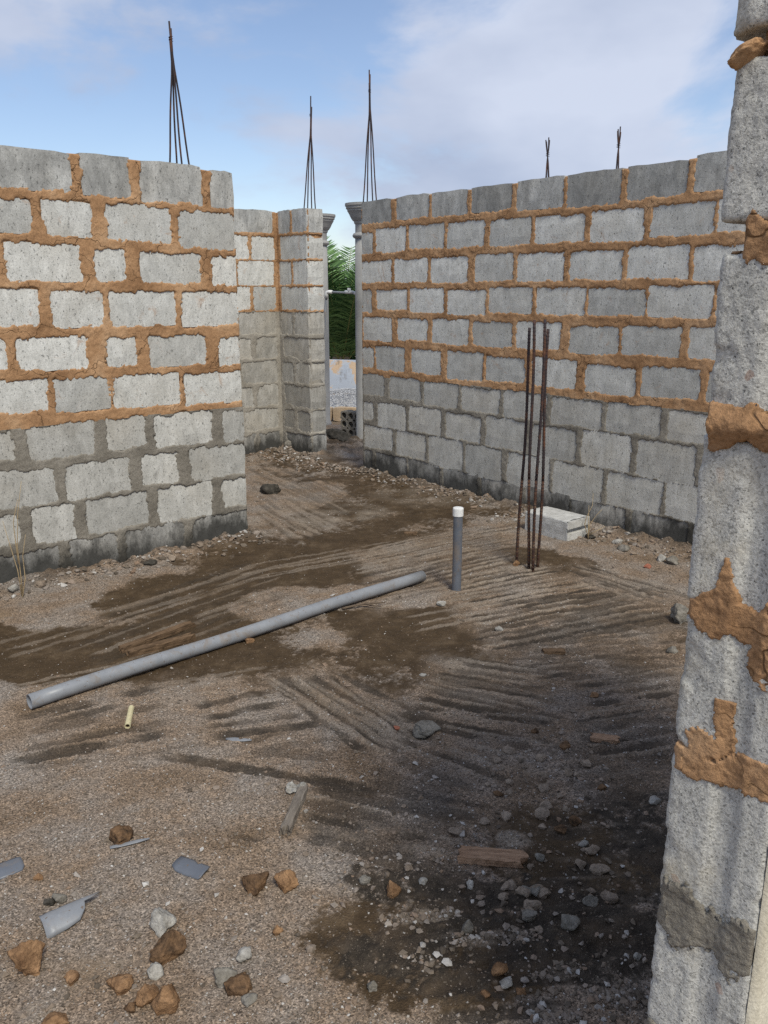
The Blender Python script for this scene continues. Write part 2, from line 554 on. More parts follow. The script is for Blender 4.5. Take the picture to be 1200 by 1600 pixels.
def mat_ground():
    N = NT('trowelled_floor_soil')
    at = N.n('ShaderNodeAttribute'); at.attribute_name = 'soil'
    sp = N.n('ShaderNodeSeparateColor'); N.put(sp.inputs[0], at.outputs['Color'])
    mud, dark, pale = sp.outputs[0], sp.outputs[1], sp.outputs[2]
    # gravelly base
    vcol = N.voro(250, 'F1', 'Color')
    vs = N.n('ShaderNodeSeparateColor'); N.put(vs.inputs[0], vcol)
    gravel = N.ramp(N.noise(3.2, 5, 0.6), (0.32, (0.150, 0.105, 0.068)), (0.46, (0.212, 0.158, 0.114)), (0.54, (0.212, 0.170, 0.134)), (0.68, (0.228, 0.197, 0.168)))
    gravel = N.mix(1.0, gravel, N.ramp(vs.outputs[0], (0.0, 0.32), (0.3, 0.80), (0.7, 1.12), (1.0, 1.9)), 'MULTIPLY')
    sand = N.ramp(N.noise(2.1, 4, 0.6), (0.60, 0.0), (0.74, 0.6))
    gravel = N.mix(sand, gravel, (0.235, 0.165, 0.10))
    # thin wet soil film
    mudc = N.ramp(N.noise((7, 7, 7), 6, 0.7), (0.30, (0.040, 0.0255, 0.0125)), (0.52, (0.066, 0.043, 0.0225)), (0.74, (0.125, 0.088, 0.053)))
    mudc = N.mix(1.0, mudc, N.ramp(N.noise(160, 3, 0.7), (0.3, 0.7), (0.7, 1.3)), 'MULTIPLY')
    speck = N.ramp(N.voro(70, 'F1', 'Distance'), (0.10, 1.0), (0.17, 0.0))
    mudc = N.mix(N.math('MULTIPLY', speck, 0.55), mudc, (0.24, 0.19, 0.15))
    col = N.mix(mud, gravel, mudc)
    dk = N.ramp(N.noise(18, 5, 0.7), (0.30, (0.014, 0.0115, 0.009)), (0.50, (0.034, 0.027, 0.020)), (0.72, (0.080, 0.062, 0.045)))
    dk = N.mix(N.ramp(N.noise(5, 4, 0.6), (0.50, 0.0), (0.66, 0.75)), dk, (0.070, 0.048, 0.030))
    dk = N.mix(N.math('MULTIPLY', N.ramp(N.voro(85, 'F1', 'Distance'), (0.13, 1.0), (0.21, 0.0)), 0.6), dk, (0.20, 0.165, 0.125))
    dk = N.mix(N.math('MULTIPLY', N.ramp(N.voro(190, 'F1', 'Distance'), (0.16, 1.0), (0.26, 0.0)), 0.5), dk, (0.15, 0.12, 0.09))
    col = N.mix(dark, col, dk)
    col = N.mix(pale, col, N.ramp(vs.outputs[1], (0.0, (0.16, 0.13, 0.10)), (0.6, (0.27, 0.225, 0.175)), (1.0, (0.40, 0.34, 0.27))))
    h1 = N.voro(230, 'F1', 'Distance')
    h2 = N.noise(60, 5, 0.7)
    h = N.mix(0.5, h1, h2)
    rough = N.ramp(mud, (0.0, 0.95), (1.0, 0.72))
    return N.fin(col, rough, N.bump(h, 0.75, 0.007), 0.2)


M['ground'] = mat_ground()


def mat_outer():
    N = NT('outdoor_soil')
    c = N.ramp(N.noise(0.8, 6, 0.6), (0.3, (0.16, 0.115, 0.075)), (0.7, (0.27, 0.21, 0.15)))
    c = N.mix(1.0, c, N.ramp(N.noise(45, 4, 0.7), (0.3, 0.7), (0.7, 1.25)), 'MULTIPLY')
    return N.fin(c, 0.95, N.bump(N.noise(30, 5, 0.7), 0.6, 0.02), 0.15)


M['outer'] = mat_outer()


def mat_gravel():
    N = NT('loose_gravel')
    r = N.g.outputs['Random Per Island']
    c = N.ramp(r, (0.0, (0.085, 0.068, 0.052)), (0.2, (0.16, 0.13, 0.10)), (0.45, (0.225, 0.176, 0.134)), (0.62, (0.230, 0.200, 0.172)),
               (0.8, (0.235, 0.165, 0.115)), (0.92, (0.34, 0.315, 0.285)), (1.0, (0.50, 0.475, 0.44)))
    c = N.mix(1.0, c, N.ramp(N.noise(120, 3), (0.3, 0.8), (0.7, 1.15)), 'MULTIPLY')
    return N.fin(c, 0.92, N.bump(N.noise(240, 3), 0.4, 0.003), 0.15)


M['gravel'] = mat_gravel()


def mat_white_gravel():
    N = NT('white_chippings')
    r = N.g.outputs['Random Per Island']
    c = N.ramp(r, (0.0, (0.33, 0.33, 0.335)), (0.5, (0.40, 0.40, 0.405)), (1.0, (0.48, 0.48, 0.48)))
    return N.fin(c, 0.92, None, 0.15)


M['chips'] = mat_white_gravel()


def mat_peeling():
    N = NT('peeling_blue_paint')
    f = N.noise((2.0, 2.0, 2.6), 5, 0.6, dist=0.5)
    c = N.ramp(f, (0.47, (0.40, 0.44, 0.50)), (0.50, (0.44, 0.48, 0.53)), (0.53, (0.55, 0.40, 0.27)), (0.72, (0.62, 0.49, 0.35)))
    d = N.ramp(N.noise((6, 6, 3), 6, 0.7), (0.30, 0.8), (0.42, 0.0))
    c = N.mix(d, c, (0.16, 0.14, 0.12))
    return N.fin(c, 0.9, N.bump(f, 0.3, 0.01), 0.15)


M['peeling'] = mat_peeling()
M['beige_block'] = mat_plain('beige_block', (0.40, 0.29, 0.18), (0.54, 0.42, 0.29), 5, 0.95, 0.4, 0.1, 90)


def mat_leaf(name, a, b):
    N = NT(name)
    c = N.ramp(N.g.outputs['Random Per Island'], (0.0, a), (0.7, b), (1.0, tuple(min(1, x * 1.5) for x in b)))
    m = N.fin(c, 0.75, None, 0.15)
    return m


M['leaf'] = mat_leaf('palm_leaflet', (0.040, 0.085, 0.032), (0.105, 0.185, 0.065))
M['rachis'] = mat_plain('palm_rachis', (0.14, 0.16, 0.05), (0.26, 0.26, 0.10), 8, 0.6, 0.1)
M['trunk'] = mat_plain('palm_trunk', (0.10, 0.08, 0.06), (0.2, 0.165, 0.12), 8, 0.95, 0.6)

# ------------------------------------------------------------------ layout frames
AZ1 = math.radians(-41.2)
D1 = np.array([math.sin(AZ1), math.cos(AZ1)])       # the right wall recedes this way
D2 = np.array([D1[1], -D1[0]])                      # the left wall recedes this way
RW_O = G(567, 735)[:2]                              # right wall: far end of its inner face, at the doorway
RW_S, RW_N = -D1, -D2                               # along the wall to the right, and out of its face
LW_O = G(388, 836)[:2]                              # left wall: its free end
LW_S, LW_N = D2, -D1
ST_O = RW_O + D1 * 0.83                             # near corner of the door jamb on the far side
BW_O = ST_O + D1 * 0.50                             # inside corner
PIL_O = np.array([0.433, 1.122])                     # near pillar: far edge of its end face


# ------------------------------------------------------------------ the floor
lines_def = [
    # a0, b0, a1, b1, n, half width m, dark(-)/pale(+)
    ((704, 897), (800, 877), (704, 947), (933, 910), 8, 0.013, +0.8),
    ((600, 930), (760, 905), (640, 985), (790, 960), 6, 0.011, +0.5),
    ((767, 947), (1017, 922), (800, 1014), (1050, 968), 7, 0.020, -0.85),
    ((900, 883), (1079, 939), (890, 900), (1040, 950), 4, 0.018, -0.8),
    ((915, 882), (1085, 928), (900, 905), (1010, 945), 4, 0.012, +0.6),
    ((820, 1000), (1060, 1005), (860, 1060), (1070, 1050), 5, 0.018, -0.55),
    ((696, 1027), (858, 1047), (650, 1068), (833, 1110), 6, 0.016, +0.8),
    ((700, 1035), (860, 1054), (655, 1075), (833, 1118), 6, 0.017, -0.8),
    ((292, 1106), (425, 1080), (325, 1152), (510, 1126), 4, 0.019, -1.15),
    ((360, 1166), (480, 1140), (375, 1176), (540, 1150), 2, 0.016, -0.6),
    ((417, 1062), (583, 1178), (496, 1049), (650, 1149), 5, 0.013, -1.1),
    ((423, 1062), (595, 1178), (500, 1052), (655, 1152), 6, 0.010, +0.55),
    ((250, 1178), (617, 1232), (252, 1180), (612, 1236), 2, 0.016, -0.9),
    ((367, 1174), (542, 1181), (367, 1174), (542, 1181), 1, 0.020, -0.7),
    ((483, 1228), (729, 1287), (470, 1300), (650, 1350), 4, 0.028, -0.75),
    ((600, 1180), (760, 1240), (560, 1215), (720, 1262), 3, 0.022, -0.65),
    ((52, 1123), (163, 1098), (55, 1136), (198, 1102), 2, 0.013, -1.1),
    ((90, 1156), (242, 1130), (95, 1159), (240, 1134), 2, 0.014, -0.95),
    ((0, 1190), (213, 1154), (0, 1190), (213, 1154), 1, 0.014, -0.8),
    ((40, 1202), (150, 1186), (200, 1180), (330, 1160), 2, 0.010, -0.4),
    ((220, 1075), (420, 1040), (235, 1110), (330, 1092), 5, 0.012, +0.35),
    ((405, 798), (463, 844), (480, 790), (545, 822), 6, 0.014, +0.7),
    ((555, 861), (755, 819), (560, 889), (800, 850), 9, 0.010, +0.55),
    ((380, 886), (630, 844), (390, 905), (600, 870), 5, 0.010, +0.4),
    ((388, 730), (520, 790), (420, 715), (560, 775), 6, 0.012, -0.5),
    ((0, 1010), (330, 905), (0, 1030), (420, 900), 3, 0.010, +0.35),
    ((0, 1075), (200, 1040), (20, 1090), (330, 1022), 3, 0.010, +0.45),
    ((705, 1470), (845, 1454), (705, 1474), (845, 1458), 1, 0.020, +0.45),
    ((827, 1522), (911, 1513), (827, 1522), (911, 1513), 1, 0.016, +0.4),
    ((920, 1550), (1013, 1564), (920, 1560), (1013, 1574), 2, 0.014, +0.4),
    ((827, 1578), (910, 1592), (827, 1578), (910, 1592), 1, 0.020, +0.4),
    ((593, 1433), (710, 1419), (593, 1433), (710, 1419), 1, 0.018, +0.6),
    ((880, 1140), (1060, 1120), (900, 1235), (1050, 1210), 6, 0.018, -0.6),
    ((360, 1303), (420, 1318), (360, 1303), (420, 1318), 1, 0.012, -0.7),
]
# comb strokes: (a0, b0) first line, (a1, b1) last line, spacing m, dark strength, pale strength
combs_def = [
    ((690, 905), (830, 880), (760, 1015), (1060, 958), 0.085, 1.0, 0.95),
    ((905, 882), (1085, 935), (880, 905), (1010, 950), 0.070, 1.0, 0.6),
    ((690, 1027), (865, 1047), (640, 1088), (860, 1132), 0.105, 1.0, 1.0),
    ((505, 1043), (700, 1140), (410, 1062), (600, 1195), 0.120, 0.9, 0.5),
        ((650, 1092), (900, 1122), (570, 1150), (780, 1240), 0.105, 1.0, 0.5),
    ((480, 1212), (770, 1262), (440, 1292), (720, 1352), 0.095, 1.0, 0.5),
    ((890, 1062), (1075, 1035), (900, 1250), (1050, 1230), 0.100, 0.9, 0.5),
    ((620, 1420), (1010, 1395), (650, 1590), (1015, 1565), 0.110, 0.8, 0.0),
    ((40, 1122), (260, 1073), (0, 1200), (270, 1146), 0.150, 0.8, 0.0),
    ((560, 862), (800, 815), (600, 948), (800, 905), 0.085, 0.7, 0.75),
    ((395, 720), (560, 800), (400, 800), (470, 852), 0.120, 0.45, 0.45),
    ((60, 985), (380, 880), (180, 1045), (480, 930), 0.130, 0.45, 0.35),
    ((830, 1290), (1010, 1275), (850, 1390), (1010, 1385), 0.100, 0.7, 0.2),
    ((800, 1010), (1060, 985), (820, 1062), (900, 1050), 0.090, 0.8, 0.5),
]
LINES = []
ZONES = []
for (a0, b0, a1, b1, sp_, dk_, pl_) in combs_def:
    A0, A1, B0, B1 = (G(*q)[:2] for q in (a0, a1, b0, b1))
    dr = (B0 - A0) / np.linalg.norm(B0 - A0)
    if dk_ >= 0.7 and a0[1] < 1270: ZONES.append((np.array([A0, B0, B1, A1]), 0.62))
    perp = abs(float(np.cross(dr, (A1 + B1) / 2 - (A0 + B0) / 2)))
    n = max(2, int(round(perp / (sp_ * 0.80))) + 1)
    for i in range(n):
        f = i / (n - 1)
        for sg in (-1, 1):
            ff = f + (0.0 if sg < 0 else 0.5 / (n - 1)) + random.uniform(-0.24, 0.24) / (n - 1)
            if ff > 1.02: continue
            a = A0 + (A1 - A0) * ff; b = B0 + (B1 - B0) * ff
            d = b - a; ln_ = np.linalg.norm(d); d = d / ln_
            # strokes of the trowel: broken into one to three lengths
            t = random.uniform(-0.08, 0.10) * ln_
            while t < ln_ * 0.95:
                if random.random() < 0.14:
                    t += random.uniform(0.15, 0.5) * ln_
                    continue
                L_ = random.uniform(0.25, 1.1) * min(ln_, 1.4)
                e_ = min(t + L_, ln_ * random.uniform(0.96, 1.08))
                st = (dk_ if sg < 0 else pl_) * random.uniform(0.7, 1.2)
                sp2 = sp_ * 0.80
                w_ = sp2 * (random.uniform(0.13, 0.22) if sg < 0 else random.uniform(0.10, 0.18))
                if e_ - t > 0.1 and st > 0.05: LINES.append((a + d * t, a + d * e_, w_, sg * st))
                t = e_ + random.uniform(0.0, 0.07)
for (a0, b0, a1, b1, n, w, k) in lines_def:
    for i in range(n):
        f = i / max(1, n - 1)
        jit = lambda: random.uniform(-4, 4)
        a = (a0[0] + (a1[0] - a0[0]) * f + jit() * 4, a0[1] + (a1[1] - a0[1]) * f + jit() * 0.5)
        b = (b0[0] + (b1[0] - b0[0]) * f + jit() * 4, b0[1] + (b1[1] - b0[1]) * f + jit() * 0.5)
        LINES.append((G(*a)[:2], G(*b)[:2], w * random.uniform(0.75, 1.3), k * random.uniform(0.75, 1.1)))

blobs_def = [
    # x, y, rx, ry (photograph pixels of the spot), channel 0 mud 1 dark 2 pale 3 gravel(clears mud), strength
    (120, 1010, 420, 66, 0, 1.0), (330, 930, 240, 48, 0, 1.0), (560, 868, 330, 58, 0, 0.95), (600, 770, 220, 70, 0, 0.75),
    (640, 985, 170, 55, 0, 1.0), (700, 1050, 200, 45, 0, 0.8), (480, 1050, 170, 40, 0, 0.7), (800, 880, 140, 40, 0, 0.95),
    (880, 1075, 130, 28, 0, 0.8), (480, 715, 100, 22, 0, 0.7), (960, 960, 160, 60, 0, 0.6), (850, 1010, 90, 25, 0, 0.6),
    (40, 945, 120, 34, 3, 1.0), (500, 935, 130, 26, 3, 0.85), (420, 962, 90, 22, 3, 0.7), (455, 775, 75, 22, 3, 0.9),
    (830, 945, 70, 20, 3, 0.9), (880, 1000, 60, 16, 3, 0.6), (1000, 860, 110, 32, 3, 0.9), (540, 705, 60, 14, 3, 0.9),
    (540, 802, 70, 17, 2, 0.55), (410, 822, 40, 14, 2, 0.5), (470, 790, 60, 14, 2, 0.3), (670, 775, 90, 16, 2, 0.25),
    (770, 1290, 40, 14, 2, 0.9), (870, 950, 60, 14, 2, 0.25), (70, 1420, 60, 20, 2, 0.25), (100, 1575, 90, 24, 2, 0.3),
    (1000, 1230, 110, 110, 1, 0.95), (980, 1340, 110, 90, 1, 0.95), (930, 1490, 220, 110, 1, 0.95), (690, 1395, 190, 50, 1, 0.95),
    (660, 1290, 120, 45, 1, 0.7), (740, 1540, 230, 75, 1, 0.95), (980, 1400, 130, 120, 1, 1.0), (1010, 1090, 70, 50, 1, 0.7), (560, 1250, 90, 30, 1, 0.5),
    (1000, 960, 100, 45, 1, 0.35), (880, 1230, 90, 60, 1, 0.45), (600, 1560, 90, 50, 1, 0.5), (820, 1340, 130, 50, 1, 0.6),
    (1060, 880, 90, 24, 1, 0.6), (300, 885, 110, 10, 1, 0.35),
    (800, 1130, 280, 90, 0, 0.55), (880, 1300, 260, 120, 0, 0.75), (620, 1290, 170, 60, 0, 0.45), (780, 1500, 330, 130, 0, 0.8), (950, 1060, 160, 60, 0, 0.65),
    (900, 1400, 200, 90, 1, 0.75), (850, 1180, 120, 40, 1, 0.4), (960, 1150, 120, 50, 1, 0.6), (780, 1460, 160, 40, 1, 0.7),
]
BLOBS = []
for (x, y, rx, ry, ch, s) in blobs_def:
    c = G(x, y)[:2]
    wx = abs(G(x + rx, y)[0] - c[0])
    wy = abs(G(x, y - ry)[1] - G(x, y + ry)[1]) / 2
    BLOBS.append((c, wx, wy, ch, s))


def wall_dist(X, Y, O, S, N, s0, s1):
    ax = (X - O[0]) * S[0] + (Y - O[1]) * S[1]
    an = (X - O[0]) * N[0] + (Y - O[1]) * N[1]
    out = np.maximum(np.maximum(s0 - ax, ax - s1), 0)
    return np.sqrt(out ** 2 + np.maximum(an, 0) ** 2)


def floor_fields(X, Y):
    """height and soil masks at world positions"""
    X = np.asarray(X, float); Y = np.asarray(Y, float)
    wob = fbm(X * 1.7, Y * 1.7, 0, 4, 5) * 0.16
    wob2 = fbm(X * 2.0 + 40, Y * 2.0, 0, 4, 8) * 0.16
    ch = [np.zeros_like(X), np.zeros_like(X), np.zeros_like(X), np.zeros_like(X)]
    for (c, wx, wy, k, s) in BLOBS:
        r = np.sqrt(((X + wob - c[0]) / wx) ** 2 + ((Y + wob2 - c[1]) / wy) ** 2)
        ch[k] = np.maximum(ch[k], s * (1 - sstep(0.55, 1.20, r + 0.10 * fbm(X * 7, Y * 7, k * 3.3, 3, 31))))
    mud = np.maximum(0, ch[0] - ch[3])
    rag1 = fbm(X * 5, Y * 5, 1.0, 6, 21, 0.68)
    rag2 = fbm(X * 6, Y * 6, 2.0, 6, 22, 0.70)
    grit = fbm(X * 55, Y * 55, 9.0, 3, 24, 0.7)
    mud = sstep(0.32, 0.56, mud * 0.80 + (0.30 * rag1 + 0.16 * grit) * (mud > 0.02))
    dark = 0.93 * sstep(0.42, 0.72, ch[1] * 0.72 + (0.40 * rag2 + 0.22 * grit) * (ch[1] > 0.02))
    pale = np.clip(ch[2] * (0.65 + 0.8 * fbm(X * 8, Y * 8, 3.0, 4, 23)), 0, 1)
    # the combed zones were scraped down to the screed: less film between the grooves
    for (quad, st) in ZONES:
        sd_ = np.full_like(X, 1e3)
        ctr = quad.mean(0)
        for q in range(4):
            p, r = quad[q], quad[(q + 1) % 4]
            t = (r - p) / max(1e-6, np.linalg.norm(r - p)); nrm = np.array([-t[1], t[0]])
            if np.dot(ctr - p, nrm) < 0: nrm = -nrm
            sd_ = np.minimum(sd_, (X - p[0]) * nrm[0] + (Y - p[1]) * nrm[1])
        zm = st * sstep(-0.10, 0.06, sd_ + 0.10 * rag1 + 0.03 * grit)
        mud = mud * (1 - zm); dark = dark * (1 - zm)
    H = 0.010 * fbm(X * 0.9, Y * 0.9, 0, 3, 2) + 0.0045 * fbm(X * 9, Y * 9, 0, 4, 3) + 0.0028 * fbm(X * 45, Y * 45, 0, 3, 4)
    H = H - 0.003 * mud + 0.009 * dark * fbm(X * 20, Y * 20, 0, 3, 9) + 0.004 * grit * np.maximum(dark, 0.3 * (1 - mud))
    wx_ = 0.008 * fbm(X * 4, Y * 4, 7.0, 3, 41); wy_ = 0.008 * fbm(X * 5, Y * 5, 9.0, 3, 42)
    brk = fbm(X * 6, Y * 6, 5.0, 3, 43)
    nib = 0.0055 * fbm(X * 38, Y * 38, 6.0, 3, 44, 0.6)
    for (a, b, w, k) in LINES:
        d = b - a; ln = np.linalg.norm(d)
        if ln < 1e-4: continue
        d = d / ln
        mnx, mxx = min(a[0], b[0]) - 0.12, max(a[0], b[0]) + 0.12
        mny, mxy = min(a[1], b[1]) - 0.12, max(a[1], b[1]) + 0.12
        idx = np.nonzero((X > mnx) & (X < mxx) & (Y > mny) & (Y < mxy))
        if len(idx[0]) == 0: continue
        px = X[idx] + wx_[idx] - a[0]; py = Y[idx] + wy_[idx] - a[1]
        t = px * d[0] + py * d[1]
        e = np.abs(-px * d[1] + py * d[0]) + nib[idx]
        endf = sstep(-0.01, 0.07, t) * (1 - sstep(ln - 0.07, ln + 0.02, t))
        ww = w * (0.45 + 0.75 * endf) * (1.0 + 0.35 * brk[idx])
        ww = ww * (1.3 if k < 0 else 1.05)
        m = (1 - sstep(ww * 0.78, ww * 1.0 + 0.001, e)) * endf * np.clip(1.15 + 0.7 * brk[idx], 0, 1) * min(1.0, abs(k))
        if k < 0:
            H[idx] -= 0.006 * m
            dark[idx] = np.maximum(dark[idx], m * 0.88)
            pale[idx] *= 1 - m
        else:
            H[idx] += 0.003 * m
            pale[idx] = np.maximum(pale[idx], 0.70 * m)
            dark[idx] *= 1 - 0.8 * m
            mud[idx] *= 1 - 0.8 * m
    # soil and crumbs lying against the walls
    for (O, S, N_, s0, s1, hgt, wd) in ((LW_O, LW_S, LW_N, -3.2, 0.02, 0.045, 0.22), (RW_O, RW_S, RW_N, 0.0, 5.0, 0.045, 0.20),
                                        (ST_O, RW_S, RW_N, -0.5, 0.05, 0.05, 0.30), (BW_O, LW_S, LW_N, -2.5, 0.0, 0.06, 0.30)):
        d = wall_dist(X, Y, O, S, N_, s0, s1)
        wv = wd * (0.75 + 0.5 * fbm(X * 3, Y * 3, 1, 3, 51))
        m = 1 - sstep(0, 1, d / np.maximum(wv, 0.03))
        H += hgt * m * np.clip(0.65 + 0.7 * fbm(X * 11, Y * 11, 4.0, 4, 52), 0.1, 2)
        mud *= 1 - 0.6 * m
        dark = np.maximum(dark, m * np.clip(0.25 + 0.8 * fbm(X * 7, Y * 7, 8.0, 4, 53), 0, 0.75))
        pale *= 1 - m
    return H, mud, dark, pale


ys = [0.55]
while ys[-1] < 11.2:
    ys.append(ys[-1] + max(0.0055, 0.0022 * ys[-1]))
ys = np.array(ys)
us = np.linspace(-1, 1, 640)
XX = us[None, :] * (1.0 + 0.47 * ys[:, None])
YY = np.repeat(ys[:, None], len(us), 1)
H, mud, dark, pale = floor_fields(XX.ravel(), YY.ravel())
edge = np.maximum(np.abs(us[None, :]), 0 * YY)
drop = (sstep(0.94, 1.0, edge) + sstep(10.6, 11.2, YY) + (1 - sstep(0.55, 0.7, YY))).ravel()
V = np.stack([XX.ravel(), YY.ravel(), H - 0.12 * np.clip(drop, 0, 1)], 1)
nr, nc = XX.shape
i0 = (np.arange(nr - 1)[:, None] * nc + np.arange(nc - 1)[None, :]).ravel()
Q = np.stack([i0, i0 + 1, i0 + nc + 1, i0 + nc], 1)
GRIDS = [a.reshape(nr, nc) for a in (H, mud, dark, pale)]


def floor_at(x, y):
    """the floor's height and masks, read back from its grid"""
    x = np.atleast_1d(np.asarray(x, float)); y = np.atleast_1d(np.asarray(y, float))
    fr = np.clip(np.interp(y, ys, np.arange(nr)), 0, nr - 1.001)
    fc = np.clip((x / (1.0 + 0.47 * y) + 1) / 2 * (nc - 1), 0, nc - 1.001)
    r0 = fr.astype(int); c0_ = fc.astype(int); a = fr - r0; b = fc - c0_
    return [g_[r0, c0_] * (1 - a) * (1 - b) + g_[r0 + 1, c0_] * a * (1 - b) + g_[r0, c0_ + 1] * (1 - a) * b + g_[r0 + 1, c0_ + 1] * a * b for g_ in GRIDS]


def ground_z(x, y):
    return float(floor_at(x, y)[0][0])


floor_o = np_mesh('floor', V, Q, M['ground'])
ca = floor_o.data.color_attributes.new('soil', 'FLOAT_COLOR', 'POINT')
ca.data.foreach_set('color', np.stack([mud, dark, pale, np.ones_like(mud)], 1).astype(np.float32).ravel())
tag(floor_o, 'rough concrete floor slab with trowel streaks, gravel and dark soil', kind='structure')

gv = []; gf = []
R_ = 900.0
gp = mesh('ground', [(-R_, -R_, -0.055), (R_, -R_, -0.055), (R_, R_, -0.055), (-R_, R_, -0.055)], [(0, 1, 2, 3)], M['outer'])
tag(gp, 'bare brown earth reaching to the horizon', kind='structure')


# ------------------------------------------------------------------ block walls
def block_vf(s0, s1, z0, z1, d0, d1, seed, amp=0.004, ns=7, nz_=4, rnd=0.010):
    """a slightly uneven block: local x along wall, y into the wall, z up"""
    ss = np.linspace(s0, s1, ns); zs = np.linspace(z0, z1, nz_)
    r = np.random.default_rng(seed)
    V = []; Fc = []
    for layer, d in enumerate((d0, d1)):
        for j, z in enumerate(zs):
            for i, s in enumerate(ss):
                js, jz, jd = (r.random(3) - 0.5) * 2 * amp
                bs = (i in (0, ns - 1)); bz = (j in (0, nz_ - 1))
                c = 0.0
                if bs and bz:
                    js += rnd * (1 if i == 0 else -1); jz += rnd * (1 if j == 0 else -1)
                V.append((s + js, d + jd * 0.5 + (0.002 if (bs or bz) and layer == 0 else 0.0), z + jz))
    n = ns * nz_
    for j in range(nz_ - 1):
        for i in range(ns - 1):
            a = j * ns + i
            Fc.append((a, a + 1, a + ns + 1, a + ns))
            Fc.append((n + a, n + a + ns, n + a + ns + 1, n + a + 1))
    for i in range(ns - 1):
        Fc.append((i, n + i, n + i + 1, i + 1))
        a = (nz_ - 1) * ns + i
        Fc.append((a, a + 1, n + a + 1, n + a))
    for j in range(nz_ - 1):
        a = j * ns
        Fc.append((a, a + ns, n + a + ns, n + a))
        a = j * ns + ns - 1
        Fc.append((a, n + a, n + a + ns, a + ns))
    return V, Fc


def punch_hole(o, s, z, r, depth=0.09):
    """a real cavity in the front face of a block, round and ragged"""
    bm = bmesh.new(); bm.from_mesh(o.data)
    best = None
    for f in bm.faces:
        c = f.calc_center_median()
        if c.y < 0.02 and abs(f.normal.y) > 0.7:
            dd = (c.x - s) ** 2 + (c.z - z) ** 2
            if best is None or dd < best[0]: best = (dd, f)
    f = best[1]
    f_edges = list(f.edges)
    bmesh.ops.delete(bm, geom=[f], context='FACES_ONLY')
    n = 12
    mid = sum((v.co for v in {v for e in f_edges for v in e.verts}), Vector()) / 4
    rr = random.Random(int(s * 1000))
    ring = []; deep = []
    for k in range(n):
        th = 2 * math.pi * k / n
        q = r * rr.uniform(0.8, 1.15)
        ring.append(bm.verts.new((mid.x + q * math.cos(th), mid.y, mid.z + q * math.sin(th))))
        deep.append(bm.verts.new((mid.x + q * 0.8 * math.cos(th), mid.y + depth, mid.z + q * 0.8 * math.sin(th))))
    for k in range(n):
        bm.faces.new((ring[k], ring[(k + 1) % n], deep[(k + 1) % n], deep[k]))
    bm.faces.new(deep)
    ring_e = [e for e in bm.edges if e.verts[0] in ring and e.verts[1] in ring]
    bmesh.ops.bridge_loops(bm, edges=f_edges + ring_e)
    bmesh.ops.recalc_face_normals(bm, faces=bm.faces)
    bm.to_mesh(o.data); bm.free()


def mortar_fields(Sg, Zg, rects, seed, zsplit, orange_on, rag=1.0, smear=None):
    sd_ = np.full_like(Sg, 1.0)
    r = 0.014
    for (s0, s1, z0, z1) in rects:
        idx = np.nonzero((Sg > s0 - 0.12) & (Sg < s1 + 0.12) & (Zg > z0 - 0.12) & (Zg < z1 + 0.12))
        qx = np.abs(Sg[idx] - (s0 + s1) / 2) - (s1 - s0) / 2 + r
        qz = np.abs(Zg[idx] - (z0 + z1) / 2) - (z1 - z0) / 2 + r
        d = np.sqrt(np.maximum(qx, 0) ** 2 + np.maximum(qz, 0) ** 2) + np.minimum(np.maximum(qx, qz), 0) - r
        sd_[idx] = np.minimum(sd_[idx], d)
    n = rag * (0.008 * fbm(Sg * 9, Zg * 9, seed, 2, seed) + 0.011 * fbm(Sg * 42, Zg * 42, seed + 3, 4, seed + 5, 0.65))
    f = sd_ + n
    if smear is not None:
        f = f + smear
    m = sstep(-0.005, 0.007, f)
    lump = fbm(Sg * 11, Zg * 14, seed + 9, 4, seed + 6)
    fine = fbm(Sg * 50, Zg * 50, seed + 2, 3, seed + 7)
    ora = (Zg > zsplit + 0.008 * fbm(Sg * 9, Zg * 9, 2.0, 3, seed + 8)) & orange_on
    proud = np.where(ora, 0.0026 + 0.0024 * lump + 0.0022 * fine, 0.0026 + 0.0024 * lump + 0.0016 * fine)
    Hh = -0.016 + (0.016 + proud) * m
    return Hh, ora


